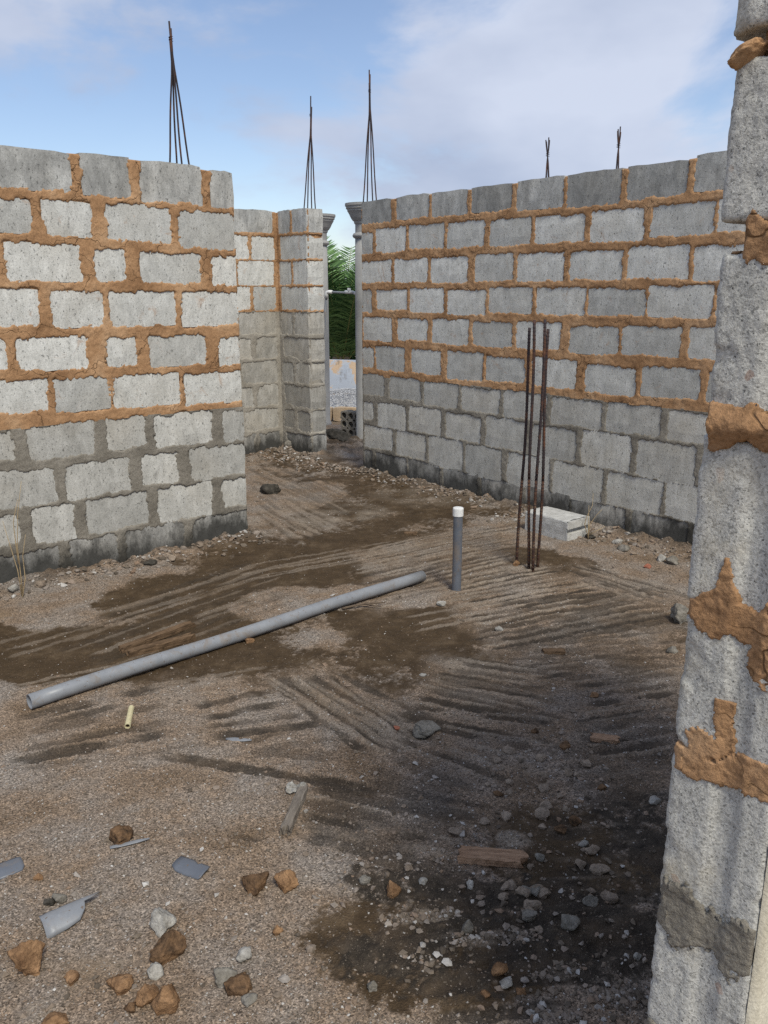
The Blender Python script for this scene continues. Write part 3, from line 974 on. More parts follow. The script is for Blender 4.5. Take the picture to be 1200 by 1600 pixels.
def build_wall(name, label, group, O, S, N_, rects, smin, smax, ztop, zsplit, mats, g=0.0075, seed=1, thick=0.15,
               end_lo=False, end_hi=False, smear=None, holes=(), rag=1.0, cement='cement'):
    root = empty(name, (O[0], O[1], 0.0), math.atan2(S[1], S[0]))
    # local frame: x along S, y = into the wall (must be -N) ; check the handedness
    yl = np.array([-S[1], S[0]])
    flip = 1.0 if float(np.dot(yl, -N_)) > 0 else -1.0
    tag(root, label, 'wall', group)
    allr = list(rects)
    for i, (s0, s1, z0, z1, mk) in enumerate(allr):
        e = 0.011
        b0, b1 = s0 - e, s1 + e
        if end_hi and abs(s1 - smax) < 0.03: b1 = smax + random.uniform(-0.006, 0.004)
        if end_lo and abs(s0 - smin) < 0.03: b0 = smin + random.uniform(-0.004, 0.006)
        bz1 = z1 + (0.003 if z1 > ztop - 0.06 else e)
        ns = 7 if (s1 - s0) > 0.2 else 4
        off = random.uniform(-0.0012, 0.0022)
        V, Fc = block_vf(b0, b1, z0 - e, bz1, off, thick + off, seed * 100 + i, rnd=0.005)
        if flip < 0:
            V = [(v[0], -v[1], v[2]) for v in V]; Fc = [tuple(reversed(f)) for f in Fc]
        b = mesh('block', V, Fc, M[mk], root)
        for (hs, hz, hr) in holes:
            if s0 < hs < s1 and z0 < hz < z1:
                punch_hole(b, hs, hz, hr)
    nS = max(8, int((smax - smin) / g)); nZ = int((ztop + 0.06) / g)
    sv = np.linspace(smin, smax, nS); zv = np.linspace(-0.06, ztop, nZ)
    Sg, Zg = np.meshgrid(sv, zv)
    sm = smear(Sg, Zg) if smear else None
    q_ = lambda r_: 0.004 if r_[4] in ('block_low', 'block_damp') else 0.0
    # the sheet follows the uneven top of the last course
    tops = sorted(((r_[0] + r_[1]) / 2, r_[3]) for r_ in allr if r_[4] == 'block_top')
    zt_ = np.interp(sv, [t[0] for t in tops], [t[1] for t in tops]) - 0.003
    Zg = -0.06 + (Zg + 0.06) / (ztop + 0.06) * (zt_ + 0.06)[None, :]
    Hh, ora = mortar_fields(Sg, Zg, [(r[0] + q_(r), r[1] - q_(r), r[2] + q_(r), r[3] - q_(r) + (0.08 if r[4] == 'block_top' else 0.0)) for r in allr], seed, zsplit, True, rag, sm)
    Hraw = Hh.copy()
    # bring the rim of the sheet back into the wall
    Hh[-1, :] = np.minimum(Hh[-1, :], -0.03)
    Hh[:, 0] = -0.03 if end_lo else Hh[:, 0]
    Hh[:, -1] = -0.03 if end_hi else Hh[:, -1]
    Sx = Sg.copy()
    if end_hi: Sx[:, -2] = smax - 0.003
    V = np.stack([Sx.ravel(), (-Hh * flip).ravel(), Zg.ravel()], 1)
    i0 = (np.arange(nZ - 1)[:, None] * nS + np.arange(nS - 1)[None, :])
    keep = np.maximum.reduce([Hraw[:-1, :-1], Hraw[1:, :-1], Hraw[:-1, 1:], Hraw[1:, 1:]]) > -0.013
    orc = ora[:-1, :-1]
    for nm, sel, mk in (('orange_mortar', keep & orc, 'laterite'), ('grey_mortar', keep & ~orc, cement)):
        ii = i0[sel]
        if len(ii) == 0: continue
        Q = np.stack([ii, ii + 1, ii + nS + 1, ii + nS], 1)
        if flip < 0: Q = Q[:, ::-1]
        used, inv = np.unique(Q.ravel(), return_inverse=True)
        Vv = V[used]; Qq = inv.reshape(Q.shape)
        # core behind the face joints, same mortar
        za, zb = (zsplit, ztop - 0.045) if mk == 'laterite' else (-0.15, zsplit)
        a0, a1 = smin + 0.01, smax - 0.01
        y0, y1 = 0.007 * flip, (thick - 0.006) * flip
        c = np.array([(a0, y0, za), (a1, y0, za), (a1, y1, za), (a0, y1, za), (a0, y0, zb), (a1, y0, zb), (a1, y1, zb), (a0, y1, zb)])
        cq = np.array([(0, 3, 2, 1), (4, 5, 6, 7), (0, 1, 5, 4), (1, 2, 6, 5), (2, 3, 7, 6), (3, 0, 4, 7)])
        np_mesh(nm, np.vstack([Vv, c]), np.vstack([Qq, cq + len(Vv)]), M[mk], root)
    return root


def px_rect(x0, x1, yt, yb, O, S, N_):
    xm = (x0 + x1) / 2; ym = (yt + yb) / 2
    p0 = on_plane(x0, ym, O, N_); p1 = on_plane(x1, ym, O, N_)
    t = on_plane(xm, yt, O, N_); b = on_plane(xm, yb, O, N_)
    f = lambda p: float((p[0] - O[0]) * S[0] + (p[1] - O[1]) * S[1])
    return f(p0), f(p1), float(b[2]), float(t[2])


# left wall, measured block by block (magnified pixels, 2.857 per photograph pixel)
LROWS = [
    (200, [(-110, 310, 90, 268), (370, 575, 120, 300), (630, 895, 157, 335), (945, 1055, 195, 355)], 'block_top'),
    (200, [(-150, 135, 318, 458), (195, 408, 335, 480), (478, 758, 350, 505), (803, 1062, 378, 535)], 'block'),
    (200, [(-260, -15, 505, 668), (30, 362, 520, 680), (425, 555, 545, 680), (632, 898, 560, 690), (950, 1062, 578, 700)], 'block'),
    (200, [(-120, 175, 725, 885), (235, 455, 735, 885), (497, 780, 735, 880), (815, 1075, 738, 880)], 'block'),
    (200, [(-260, 22, 945, 1080), (80, 392, 940, 1076), (480, 605, 937, 1060), (668, 918, 930, 1058), (983, 1078, 935, 1058)], 'block'),
    (560, [(-100, 215, 105, 245), (243, 487, 92, 228), (510, 797, 75, 210), (828, 1085, 65, 200)], 'block'),
    (560, [(-190, 65, 328, 465), (125, 425, 295, 440), (470, 650, 265, 400), (693, 948, 245, 385), (1000, 1092, 235, 370)], 'block_low'),
    (560, [(-40, 248, 500, 660), (293, 585, 462, 612), (630, 795, 425, 560), (850, 1097, 393, 528)], 'block_low'),
    (560, [(-200, 85, 715, 850), (148, 335, 665, 815), (385, 665, 612, 765), (705, 950, 565, 720), (995, 1105, 540, 660)], 'block_low'),
    (560, [(-60, 270, 870, 1045), (320, 525, 800, 968), (565, 825, 750, 905), (865, 1110, 695, 845)], 'block_damp'),
]
lrects = []
lrow_z = []
for (oy, row, mk) in LROWS:
    zs = []
    for (a, b, c, d) in row:
        k = 1200 / 420
        r = px_rect(a / k, b / k, c / k + oy, d / k + oy, LW_O, LW_S, LW_N)
        lrects.append((*r, mk)); zs.append(r)
    s_left = min(r[0] for r in zs)
    zm0 = sum(r[2] for r in zs) / len(zs); zm1 = sum(r[3] for r in zs) / len(zs)
    s = s_left - 0.05
    while s > -3.1:
        lrects.append((s - 0.42, s, zm0, zm1, mk)); s -= 0.475
lrects = [(a, min(b, 0.0) if b > -0.04 else b, c, d, m) for (a, b, c, d, m) in lrects]
LTOP = max(r[3] for r in lrects)
hl = px_rect(346, 352, 406, 415, LW_O, LW_S, LW_N)
build_wall('block_wall', 'pale block wall at left with wide ragged orange and grey joints, ending free beside the passage', 'unfinished block walls', LW_O, LW_S, LW_N, lrects, -3.1, 0.0, LTOP + 0.004,
           [r for r in lrects if r[4] == 'block_low'][3][3] + 0.004, M, g=0.0072, seed=3, end_hi=True,
           holes=[((hl[0] + hl[1]) / 2, (hl[2] + hl[3]) / 2, 0.016)], rag=1.25)

# right wall, measured in photograph pixels
RROWS = [
    ('block_top', [(565, 611, 313, 348), (619, 669, 305, 341), (675, 729, 299, 336), (737, 798, 290, 329), (809, 879, 279, 325), (887, 969, 268, 320), (981, 1072, 255, 308), (1088, 1190, 236, 292)]),
    ('block', [(565, 582, 365, 396), (587, 633, 356, 393), (639, 693, 351, 388), (699, 757, 347, 386), (765, 828, 343, 383), (837, 913, 338, 378), (923, 1005, 329, 376), (1018, 1115, 319, 367), (1124, 1225, 309, 358)]),
    ('block', [(565, 611, 408, 441), (617, 667, 405, 440), (674, 730, 403, 441), (743, 801, 398, 438), (809, 879, 396, 438), (891, 971, 393, 436), (981, 1075, 385, 435), (1085, 1190, 384, 437)]),
    ('block', [(566, 580, 453, 488), (588, 635, 453, 483), (641, 693, 451, 487), (700, 758, 455, 491), (765, 830, 451, 489), (839, 913, 451, 491), (920, 1007, 452, 492), (1013, 1112, 448, 495), (1120, 1230, 450, 495)]),
    ('block', [(568, 612, 497, 532), (621, 668, 499, 532), (675, 731, 500, 537), (739, 799, 504, 541), (807, 875, 505, 545), (889, 965, 511, 552), (973, 1062, 511, 555), (1077, 1180, 514, 561)]),
    ('block', [(568, 583, 544, 573), (587, 632, 543, 579), (643, 689, 547, 584), (699, 753, 551, 593), (760, 820, 559, 596), (832, 899, 562, 604), (915, 992, 572, 616), (1003, 1092, 576, 621), (1105, 1210, 585, 632)]),
    ('block_low', [(568, 599, 586, 617), (609, 656, 591, 625), (663, 715, 599, 636), (721, 780, 607, 643), (787, 853, 614, 655), (862, 939, 624, 667), (948, 1032, 633, 678), (1042, 1130, 645, 693)]),
    ('block_low', [(569, 583, 628, 655), (590, 634, 632, 669), (639, 689, 637, 676), (696, 751, 648, 688), (759, 822, 655, 701), (830, 900, 667, 717), (908, 987, 677, 732), (994, 1086, 692, 751), (1098, 1200, 707, 767)]),
    ('block_low', [(569, 613, 667, 701), (619, 665, 676, 715), (669, 723, 685, 731), (726, 783, 699, 745), (792, 857, 711, 762), (864, 941, 726, 780), (947, 1034, 743, 797), (1040, 1140, 762, 818)]),
    ('block_damp', [(569, 581, 704, 740), (587, 635, 711, 752), (637, 687, 722, 768), (692, 745, 736, 782), (751, 812, 751, 802), (820, 888, 768, 822), (891, 977, 786, 846), (984, 1073, 807, 872), (1084, 1180, 830, 900)]),
]
rrects = []
for mk, row in RROWS:
    rr = [px_rect(*b, RW_O, RW_S, RW_N) for b in row]
    rrects += [(*r, mk) for r in rr]
    s = max(r[1] for r in rr) + 0.05
    z0, z1 = rr[-1][2], rr[-1][3]
    while s < 4.9:
        rrects.append((s, s + 0.42, z0, z1, mk)); s += 0.475
rrects = [(max(a, 0.0) if a < 0.04 else a, b, c, d, m) for (a, b, c, d, m) in rrects]
RTOP = max(r[3] for r in rrects if r[0] < 3.0)
hr1 = px_rect(731, 744, 768, 780, RW_O, RW_S, RW_N)
hr2 = px_rect(837, 842, 725, 731, RW_O, RW_S, RW_N)
rsplit = sum(r[3] for r in [q for q in rrects if q[4] == 'block_low'][:8]) / 8 + 0.002
build_wall('block_wall', 'long block wall receding from the right to the doorway, orange joints above grey ones', 'unfinished block walls', RW_O, RW_S, RW_N, rrects, 0.0, 4.9, RTOP + 0.004,
           rsplit, M, g=0.0082, seed=5, end_lo=True, holes=[((hr1[0] + hr1[1]) / 2, (hr1[2] + hr1[3]) / 2, 0.036), ((hr2[0] + hr2[1]) / 2, (hr2[2] + hr2[3]) / 2, 0.012)], rag=1.0)

# far corner: the passage's back wall and the door jamb
ST_TOP = 2.44
CRS = 0.2445


def course_z(k):
    z0 = -0.03 if k == 0 else k * CRS + 0.016 - 0.002
    return z0, (k + 1) * CRS - 0.016


brects = []
for k in range(10):
    z0, z1 = course_z(k)
    mk = 'block_damp' if k == 0 else ('block_top' if k == 9 else ('block' if k >= 6 else 'block_smear'))
    if k % 2:
        s = -0.055
    else:
        brects.append((-0.30, -0.04, z0, z1, mk)); s = -0.345
    while s > -2.4:
        brects.append((s - 0.43 + random.uniform(-0.02, 0.02), s, z0, z1, mk)); s -= 0.475
smf = lambda Sg, Zg: np.where(Zg < 5.9 * CRS, 0.014 * fbm(Sg * 7, Zg * 7, 4.0, 3, 61) + 0.006, 0.0)
build_wall('block_wall', 'short back wall of the passage, half hidden behind the left wall', 'unfinished block walls', BW_O, LW_S, LW_N, brects, -2.4, 0.0, ST_TOP, 5.95 * CRS, M, g=0.011, seed=8, smear=smf, cement='cement_pale')

srects = []
for k in range(10):
    z0, z1 = course_z(k)
    mk = 'block_damp' if k == 0 else ('block_top' if k == 9 else ('block' if k >= 6 else 'block_smear'))
    if k % 2:
        srects += [(-0.47, -0.275, z0, z1, mk), (-0.235, 0.0, z0, z1, mk)]
    else:
        srects += [(-0.44, 0.0, z0, z1, mk)]
smf2 = lambda Sg, Zg: np.where(Zg < 5.9 * CRS, 0.018 * fbm(Sg * 7, Zg * 7, 4.0, 3, 62) + 0.012, 0.0)
jamb = build_wall('block_wall', 'stub of block wall forming the far side of the doorway', 'unfinished block walls', ST_O, RW_S, RW_N, srects, -0.5, 0.0, ST_TOP + 0.02, 5.95 * CRS, M, g=0.010, seed=9, end_hi=True, smear=smf2, thick=0.20, cement='cement_pale')
# mortar on the end face of the jamb
jn = 18; jz = 260
tv = np.linspace(0.002, 0.198, jn); zv = np.linspace(-0.05, ST_TOP - 0.03, jz)
Tg, Zg = np.meshgrid(tv, zv)
jr = [(-0.02, 0.23, course_z(k)[0], course_z(k)[1] + (0.1 if k == 9 else 0)) for k in range(10)]
Hh, ora = mortar_fields(Tg, Zg, jr, 14, 5.95 * CRS, True, 0.9, np.where(Zg < 5.9 * CRS, 0.004, 0.0))
Hraw = Hh.copy()
Hh[:, 0] = np.minimum(Hh[:, 0], -0.004); Hh[:, -1] = np.minimum(Hh[:, -1], -0.004)
V = np.stack([Hh.ravel(), Tg.ravel(), Zg.ravel()], 1)
i0 = (np.arange(jz - 1)[:, None] * jn + np.arange(jn - 1)[None, :])
keep = np.maximum.reduce([Hraw[:-1, :-1], Hraw[1:, :-1], Hraw[:-1, 1:], Hraw[1:, 1:]]) > -0.013
for nm, sel, mk in (('orange_mortar', keep & ora[:-1, :-1], 'laterite'), ('grey_mortar', keep & ~ora[:-1, :-1], 'cement_pale')):
    ii = i0[sel]
    Q = np.stack([ii, ii + 1, ii + jn + 1, ii + jn], 1)
    used, inv = np.unique(Q.ravel(), return_inverse=True)
    np_mesh(nm, V[used], inv.reshape(Q.shape), M[mk], jamb)

# ------------------------------------------------------------------ the near pillar (broken end of a wall)
PS, PN = -D1, -D2                # across the end face to the right, and out of the face
pil = empty('wall_end_pillar', (PIL_O[0], PIL_O[1], 0), math.atan2(PS[1], PS[0]))
tag(pil, 'near rough concrete block wall end cut by the right edge, with orange mortar smears', 'wall')
# local x = across, local y = into the wall (+D2)
PW = 0.155
JT = [0.0, 0.235, 0.47, 0.712, 0.985, 1.212, 1.472, 1.716, 1.94, 2.19, 2.44]


def groove(x):
    return 0.0075 * (1 - sstep(0.006, 0.028, np.abs(x - 0.090)))


pil_split = 0.85
for k in range(10):
    gz = {7: 0.019, 8: 0.017}
    z0, z1 = JT[k] + gz.get(k, 0.012), JT[k + 1] - gz.get(k + 1, 0.012)
    nx, nzz, ny = 44, 64, 10
    xs = np.linspace(0, PW, nx); zs_ = np.linspace(z0, z1, nzz)
    yd = np.array([0.0, 0.004, 0.009, 0.016, 0.03, 0.06, 0.12, 0.2, 0.32, 0.44])
    # build a tube of rings: ring path runs round the block's section in x-z, extruded in y, plus the end cap grid
    V = []; Fc = []
    # cap grid
    Xg, Zg = np.meshgrid(xs, zs_)
    offx = random.uniform(-0.002, 0.002) + {7: -0.006, 8: -0.016, 9: -0.02}.get(k, 0.0)
    ex = np.minimum(Xg, PW - Xg); ez = np.minimum(Zg - z0, z1 - Zg)
    rnd = 0.005 * np.exp(-ex / 0.003) + 0.005 * np.exp(-ez / 0.003)
    rough = 0.0012 * fbm(Xg * 130, Zg * 60, k * 3.1, 4, 71, 0.65) + 0.0008 * fbm(Xg * 18, Zg * 18, k * 2.7, 3, 72)
    chip = 0.007 * sstep(0.35, 0.8, fbm(Xg * 16, Zg * 16, k * 5.0, 3, 73)) * np.exp(-np.minimum(ex, ez) / 0.02)
    Yg = rnd + rough + chip + groove(Xg) * (1 + 0.25 * fbm(Xg * 20, Zg * 12, k, 2, 75))
    jx = 0.0012 * fbm(Zg * 80, Zg * 0 + k, 1.0, 4, 76, 0.6)
    jx = jx + 0.0012 * fbm(Zg * 14, Zg * 0 + k * 2, 2.0, 3, 77)
    capi = np.arange(nx * nzz).reshape(nzz, nx)
    Vc = np.stack([(Xg + jx * np.where(Xg < 0.03, 1, 0.3) + offx), Yg, Zg + 0.003 * fbm(Xg * 40, Xg * 0 + k, 3.0, 3, 78)], 2)
    V = Vc.reshape(-1, 3)
    Q = []
    i0 = capi[:-1, :-1].ravel()
    Q.append(np.stack([i0, i0 + 1, i0 + nx + 1, i0 + nx], 1))
    # perimeter loop, counter clockwise seen from the front
    per = np.concatenate([capi[0, :], capi[1:, -1], capi[-1, -2::-1], capi[-2:0:-1, 0]])
    base = V[per]
    prev = per
    for j, dy in enumerate(yd[1:]):
        ring = base.copy()
        ring[:, 1] = np.maximum(base[:, 1], 0) * (1 - j / 9) + dy + 0.004
        nrm = 0.0011 * fbm(base[:, 0] * 60 + k, base[:, 2] * 60, dy * 60, 3, 79)
        cx, cz = PW / 2, (z0 + z1) / 2
        ring[:, 0] += np.sign(base[:, 0] - cx) * (np.minimum(dy, 0.012) * 0.35 + nrm) * (np.abs(base[:, 0] - cx) > PW / 2 - 0.012)
        ring[:, 2] += np.sign(base[:, 2] - cz) * nrm * 0.5
        idx = np.arange(len(V), len(V) + len(ring))
        V = np.vstack([V, ring])
        p2 = np.roll(prev, -1); n2 = np.roll(idx, -1)
        Q.append(np.stack([prev, idx, n2, p2], 1))
        prev = idx
    np_mesh('block', V, np.vstack(Q), M['coarse'], pil)

# mortar of the pillar: a worked sheet over the end face with lumps and smears
g = 0.0026
nx, nzz = int((PW + 0.004) / g), int(2.44 / g)
xv = np.linspace(0.002, PW + 0.002, nx); zv = np.linspace(0.0, 2.43, nzz)
Xg, Zg = np.meshgrid(xv, zv)


def pz(x, y):      # photograph pixel on the end face -> (across, z)
    p = on_plane(x, y, PIL_O, PN)
    return float((p[0] - PIL_O[0]) * PS[0] + (p[1] - PIL_O[1]) * PS[1]), float(p[2])


field = np.full_like(Xg, -1.0)
jw = {2: 0.010, 3: 0.050, 4: 0.020, 5: 0.028, 6: 0.024, 7: 0.022, 8: 0.0005, 9: 0.012, 1: 0.012}
for k in range(1, 10):
    wv = jw[k] * (1 + 0.45 * fbm(Xg * 25, Zg * 0, k * 3.0, 3, 81))
    cz = JT[k] + 0.008 * fbm(Xg * 16, Zg * 0, k * 7.0, 2, 82)
    field = np.maximum(field, 1 - np.abs(Zg - cz) / wv)
smears = [((1118, 955), 0.042, 0.034), ((1170, 985), 0.030, 0.030), ((1190, 1030), 0.025, 0.04),
          ((1105, 1165), 0.044, 0.030), ((1135, 1205), 0.020, 0.030), ((1180, 1210), 0.045, 0.024),
          ((1140, 650), 0.045, 0.022), ((1190, 385), 0.030, 0.025)]
for (px_, rx, rz) in smears:
    t_, z_ = pz(*px_)
    dd = np.sqrt(((Xg - t_) / rx) ** 2 + ((Zg - z_) / rz) ** 2)
    field = np.maximum(field, (1 - dd) * 1.0)
# two spires of mortar drawn up the face by the trowel
for (tip, foot, w0, w1) in (((1137, 868), (1128, 965), 0.003, 0.034), ((1132, 1093), (1130, 1165), 0.014, 0.021)):
    tt, zt = pz(*tip); tf, zf = pz(*foot)
    f = np.clip((Zg - zf) / (zt - zf), 0, 1)
    hw = w1 + (w0 - w1) * f
    inside = 1 - np.abs(Xg - (tf + (tt - tf) * f)) / hw
    field = np.maximum(field, np.where((Zg > zf - 0.005) & (Zg < zt), np.minimum(inside, (zt - Zg) / 0.010), -1))
field = field + 0.30 * fbm(Xg * 30, Zg * 30, 3.0, 3, 83, 0.6) + 0.16 * fbm(Xg * 130, Zg * 110, 4.0, 4, 85, 0.7)
m = sstep(-0.06, 0.12, field)
lump = fbm(Xg * 28, Zg * 28, 5.0, 3, 84) + 0.9 * fbm(Xg * 120, Zg * 120, 6.0, 4, 86, 0.7)
ledge = np.zeros_like(Xg)
t_, z_ = pz(1150, 672)
ledge = 0.014 * np.exp(-((Zg - z_ - 0.006) / 0.020) ** 2) * sstep(-0.002, 0.01, Xg)
t2, z2 = pz(1150, 1425)
ledge += 0.004 * np.exp(-((Zg - z2) / 0.03) ** 2)
# the joint under the second block is an open gap on its far side
gap = np.exp(-((Zg - JT[7]) / 0.022) ** 2) * (1 - sstep(0.022, 0.034, Xg))
Hh = -0.020 + (0.020 + 0.0022 + 0.0016 * lump + ledge) * m - groove(Xg) * 0.7 - 0.03 * gap
Hraw = Hh.copy()
edge_x = np.minimum(Xg - 0.002, PW + 0.002 - Xg)
Hh = Hh - 0.010 * np.exp(-edge_x / 0.003)
Hh[:, 0] = -0.05; Hh[:, -1] = -0.05
V = np.stack([Xg.ravel() + (0.004 * lump).ravel() * (Xg.ravel() < 0.02), -Hh.ravel(), Zg.ravel()], 1)
i0 = (np.arange(nzz - 1)[:, None] * nx + np.arange(nx - 1)[None, :])
keep = np.maximum.reduce([Hraw[:-1, :-1], Hraw[1:, :-1], Hraw[:-1, 1:], Hraw[1:, 1:]]) > -0.014
up = (Zg > pil_split)[:-1, :-1]
for nm, sel, mk in (('orange_mortar', keep & up, 'laterite'), ('grey_mortar', keep & ~up, 'cement')):
    ii = i0[sel]
    Q = np.stack([ii, ii + 1, ii + nx + 1, ii + nx], 1)
    used, inv = np.unique(Q.ravel(), return_inverse=True)
    za, zb = (pil_split, 2.43) if mk == 'laterite' else (-0.1, pil_split)
    Vv = V[used]
    c = np.array([(0.016, 0.03, za), (PW - 0.005, 0.03, za), (PW - 0.005, 0.44, za), (0.016, 0.44, za), (0.016, 0.03, zb), (PW - 0.005, 0.03, zb), (PW - 0.005, 0.44, zb), (0.016, 0.44, zb)])
    cq = np.array([(0, 3, 2, 1), (4, 5, 6, 7), (0, 1, 5, 4), (1, 2, 6, 5), (2, 3, 7, 6), (3, 0, 4, 7)])
    np_mesh(nm, np.vstack([Vv, c]), np.vstack([inv.reshape(Q.shape), cq + len(Vv)]), M[mk], pil)

# drooping mortar lump that hangs over the silhouette near the top
bm = bmesh.new()
bmesh.ops.create_icosphere(bm, subdivisions=4, radius=1.0)
for v in bm.verts:
    c = v.co.copy()
    n = float(fbm(np.array([c.x * 1.6]), np.array([c.y * 1.6]), np.array([c.z * 1.6 + 3]), 4, 90)[0])
    v.co = c * (1 + 0.28 * n)
for f in bm.faces: f.smooth = True
me = bpy.data.meshes.new('mortar_lump'); bm.to_mesh(me); bm.free()
me.materials.append(M['laterite'])
lo = link(bpy.data.objects.new('mortar_lump', me), pil)
t_, z_ = pz(1163, 82)
lo.location = (t_ + 0.004, 0.004, z_ - 0.002)
lo.scale = (0.021, 0.026, 0.0085)
lo.rotation_euler = (0, math.radians(-38), 0)

# cream plaster on the near side of that wall
bm = bmesh.new()
nyp, nzp = 26, 60
pv = []
for j in range(nzp):
    for i in range(nyp):
        y = 0.006 + i / (nyp - 1) * 0.9; z = -0.05 + j / (nzp - 1) * 2.45
        w = float(0.002 * math.sin(y * 31 + z * 7) + 0.002 * math.sin(z * 23 + y * 9))
        pv.append((PW + 0.017 + w, y + (0.004 * math.sin(z * 41) if i == 0 else 0), z))
pf = [(j * nyp + i, j * nyp + i + 1, (j + 1) * nyp + i + 1, (j + 1) * nyp + i) for j in range(nzp - 1) for i in range(nyp - 1)]
nb = len(pv)
for j in range(nzp):
    pv.append((PW + 0.002, 0.004, -0.05 + j / (nzp - 1) * 2.45))
pf += [(nb + j, j * nyp, (j + 1) * nyp, nb + j + 1) for j in range(nzp - 1)]
mesh('plaster_coat', pv, pf, M['plaster'], pil, smooth=True)
# the rest of that wall, running away out of frame
V, Fc = block_vf(0.008, PW - 0.004, -0.02, 2.42, 0.445, 1.6, 5, 0.002, 4, 4)
mesh('wall_core', V, Fc, M['coarse'], pil)


# ------------------------------------------------------------------ reinforcing bars
def bar_vf(path, r=0.006, seg=8):
    return tube_vf(path, r, seg)


def bars_on_wall(label, O, S, N_, base_px, top_px, spread, n=4, r=0.005, cross=False, into=0.075, lean=None, tie=0.72, s_max=99.0):
    """starter bars standing out of the top of a wall; their heads are gathered"""
    O = np.array(O) - np.array(N_) * into
    base0 = on_plane(base_px[0], base_px[1], O, N_)
    s = (base0[0] - O[0]) * S[0] + (base0[1] - O[1]) * S[1]
    s = min(s, s_max)
    bx = O[0] + S[0] * s; by = O[1] + S[1] * s
    D = by
    # height from the photograph at that depth
    top = at_depth(top_px[0], top_px[1], D)
    zb = at_depth(base_px[0], base_px[1], D)[2]
    root = empty('starter_bars', (bx, by, zb - 0.08))
    tag(root, label, 'rebar', 'starter bars standing out of the walls')
    hgt = top[2] - (zb - 0.08)
    dx = top[0] - bx
    offs = [(-1, -0.8), (-0.45, 0.8), (0.4, -0.8), (1, 0.8)][:n]
    for i, (a, b) in enumerate(offs):
        ox, oy = a * spread, b * spread * 0.7
        hh = hgt * (1.0 if i == 1 else random.uniform(0.90, 0.97))
        pts = []
        for q in range(13):
            f = q / 12
            z = f * hh
            gth = max(0.0, 1 - f / tie) if not cross else 1 - f / 0.62
            g2 = gth * 0.92 + 0.08 if not cross else gth
            lx = dx * (f ** 1.15)
            pts.append((ox * g2 + lx + 0.002 * math.sin(f * 9 + i), oy * g2 + 0.002 * math.cos(f * 8 + i), z))
        v, fc = bar_vf(pts, r)
        mesh('bar', v, fc, M['rebar'], root, smooth=True)
    # binding wire where the heads meet
    zt = hgt * (tie + 0.08) if not cross else hgt * 0.62
    fx = dx * ((zt / hgt) ** 1.15)
    cv, cf = tube_vf([(fx + 0.012 * math.cos(a), 0.012 * math.sin(a), zt + a * 0.002) for a in np.linspace(0, 4 * math.pi, 28)], 0.0016, 5)
    mesh('tie_wire', cv, cf, M['rebar'], root)
    return root


bars_on_wall('tall dark starter bars, head leaning left, standing on the left wall', LW_O, LW_S, LW_N, (281, 262), (265, 33), 0.062, r=0.0056, tie=0.80)
bars_on_wall('starter bars gathered to a point above the far door jamb', ST_O, RW_S, RW_N, (487, 331), (486, 150), 0.062, r=0.0058, tie=0.76, into=0.10, s_max=-0.075)
bars_on_wall('tall starter bars at the doorway end of the right wall', RW_O, RW_S, RW_N, (578, 309), (577.5, 109), 0.062, r=0.0056, tie=0.76)
bars_on_wall('short crossing starter bars on the middle of the right wall', RW_O, RW_S, RW_N, (856, 274), (856, 215), 0.022, r=0.0042, cross=True)
bars_on_wall('short crossing starter bars on the right wall nearest the pillar', RW_O, RW_S, RW_N, (965, 264), (968, 198), 0.018, r=0.0042, cross=True)

# floor starter bars
b0 = G(826, 888)
root = empty('starter_bars', (b0[0], b0[1], ground_z(b0[0], b0[1]) - 0.02))
tag(root, 'four tall rusty starter bars rising from the floor in front of the right wall', 'rebar', 'starter bars standing out of the walls')
for (bx, by, tx, ty) in ((808, 884, 829, 512), (825, 889, 834, 500), (832, 892, 852, 499), (841, 886, 857, 514)):
    p = G(bx, by)
    tp = at_depth(tx, ty, p[1] + 0.02)
    pts = []; pts2 = []
    for q in range(14):
        f = q / 13
        pts.append((p[0] + (tp[0] - p[0]) * f + 0.006 * math.sin(f * 7 + bx), p[1] + 0.02 * f, -0.02 + (tp[2] + 0.02) * f))
    loc = Vector(root.location)
    cut = 6
    v, fc = bar_vf([Vector(q) - loc for q in pts[cut - 1:]], 0.0085, 10)
    bar = mesh('bar', v, fc, M['rebar'], root, smooth=True)
    v, fc = bar_vf([Vector(q) - loc for q in pts[:cut]], 0.0087, 10)
    mesh('rusty_foot', v, fc, M['rebar_base'], bar, smooth=True)
    # ribs of the deformed bar
    rv = []; rf = []
    for q in range(0, 70):
        f = q / 70
        i = min(12, int(f * 13)); g_ = f * 13 - i
        c = Vector(pts[i]).lerp(Vector(pts[i + 1]), g_) - loc
        vv, ff = tube_vf([c + Vector((0, 0, -0.0022)), c + Vector((0, 0, 0.0022))], 0.0098, 8)
        o_ = len(rv); rv += vv; rf += [tuple(k + o_ for k in f_) for f_ in ff]
    rb = mesh('ribs', rv, rf, M['rebar'], bar); rb['kind'] = 'stuff'

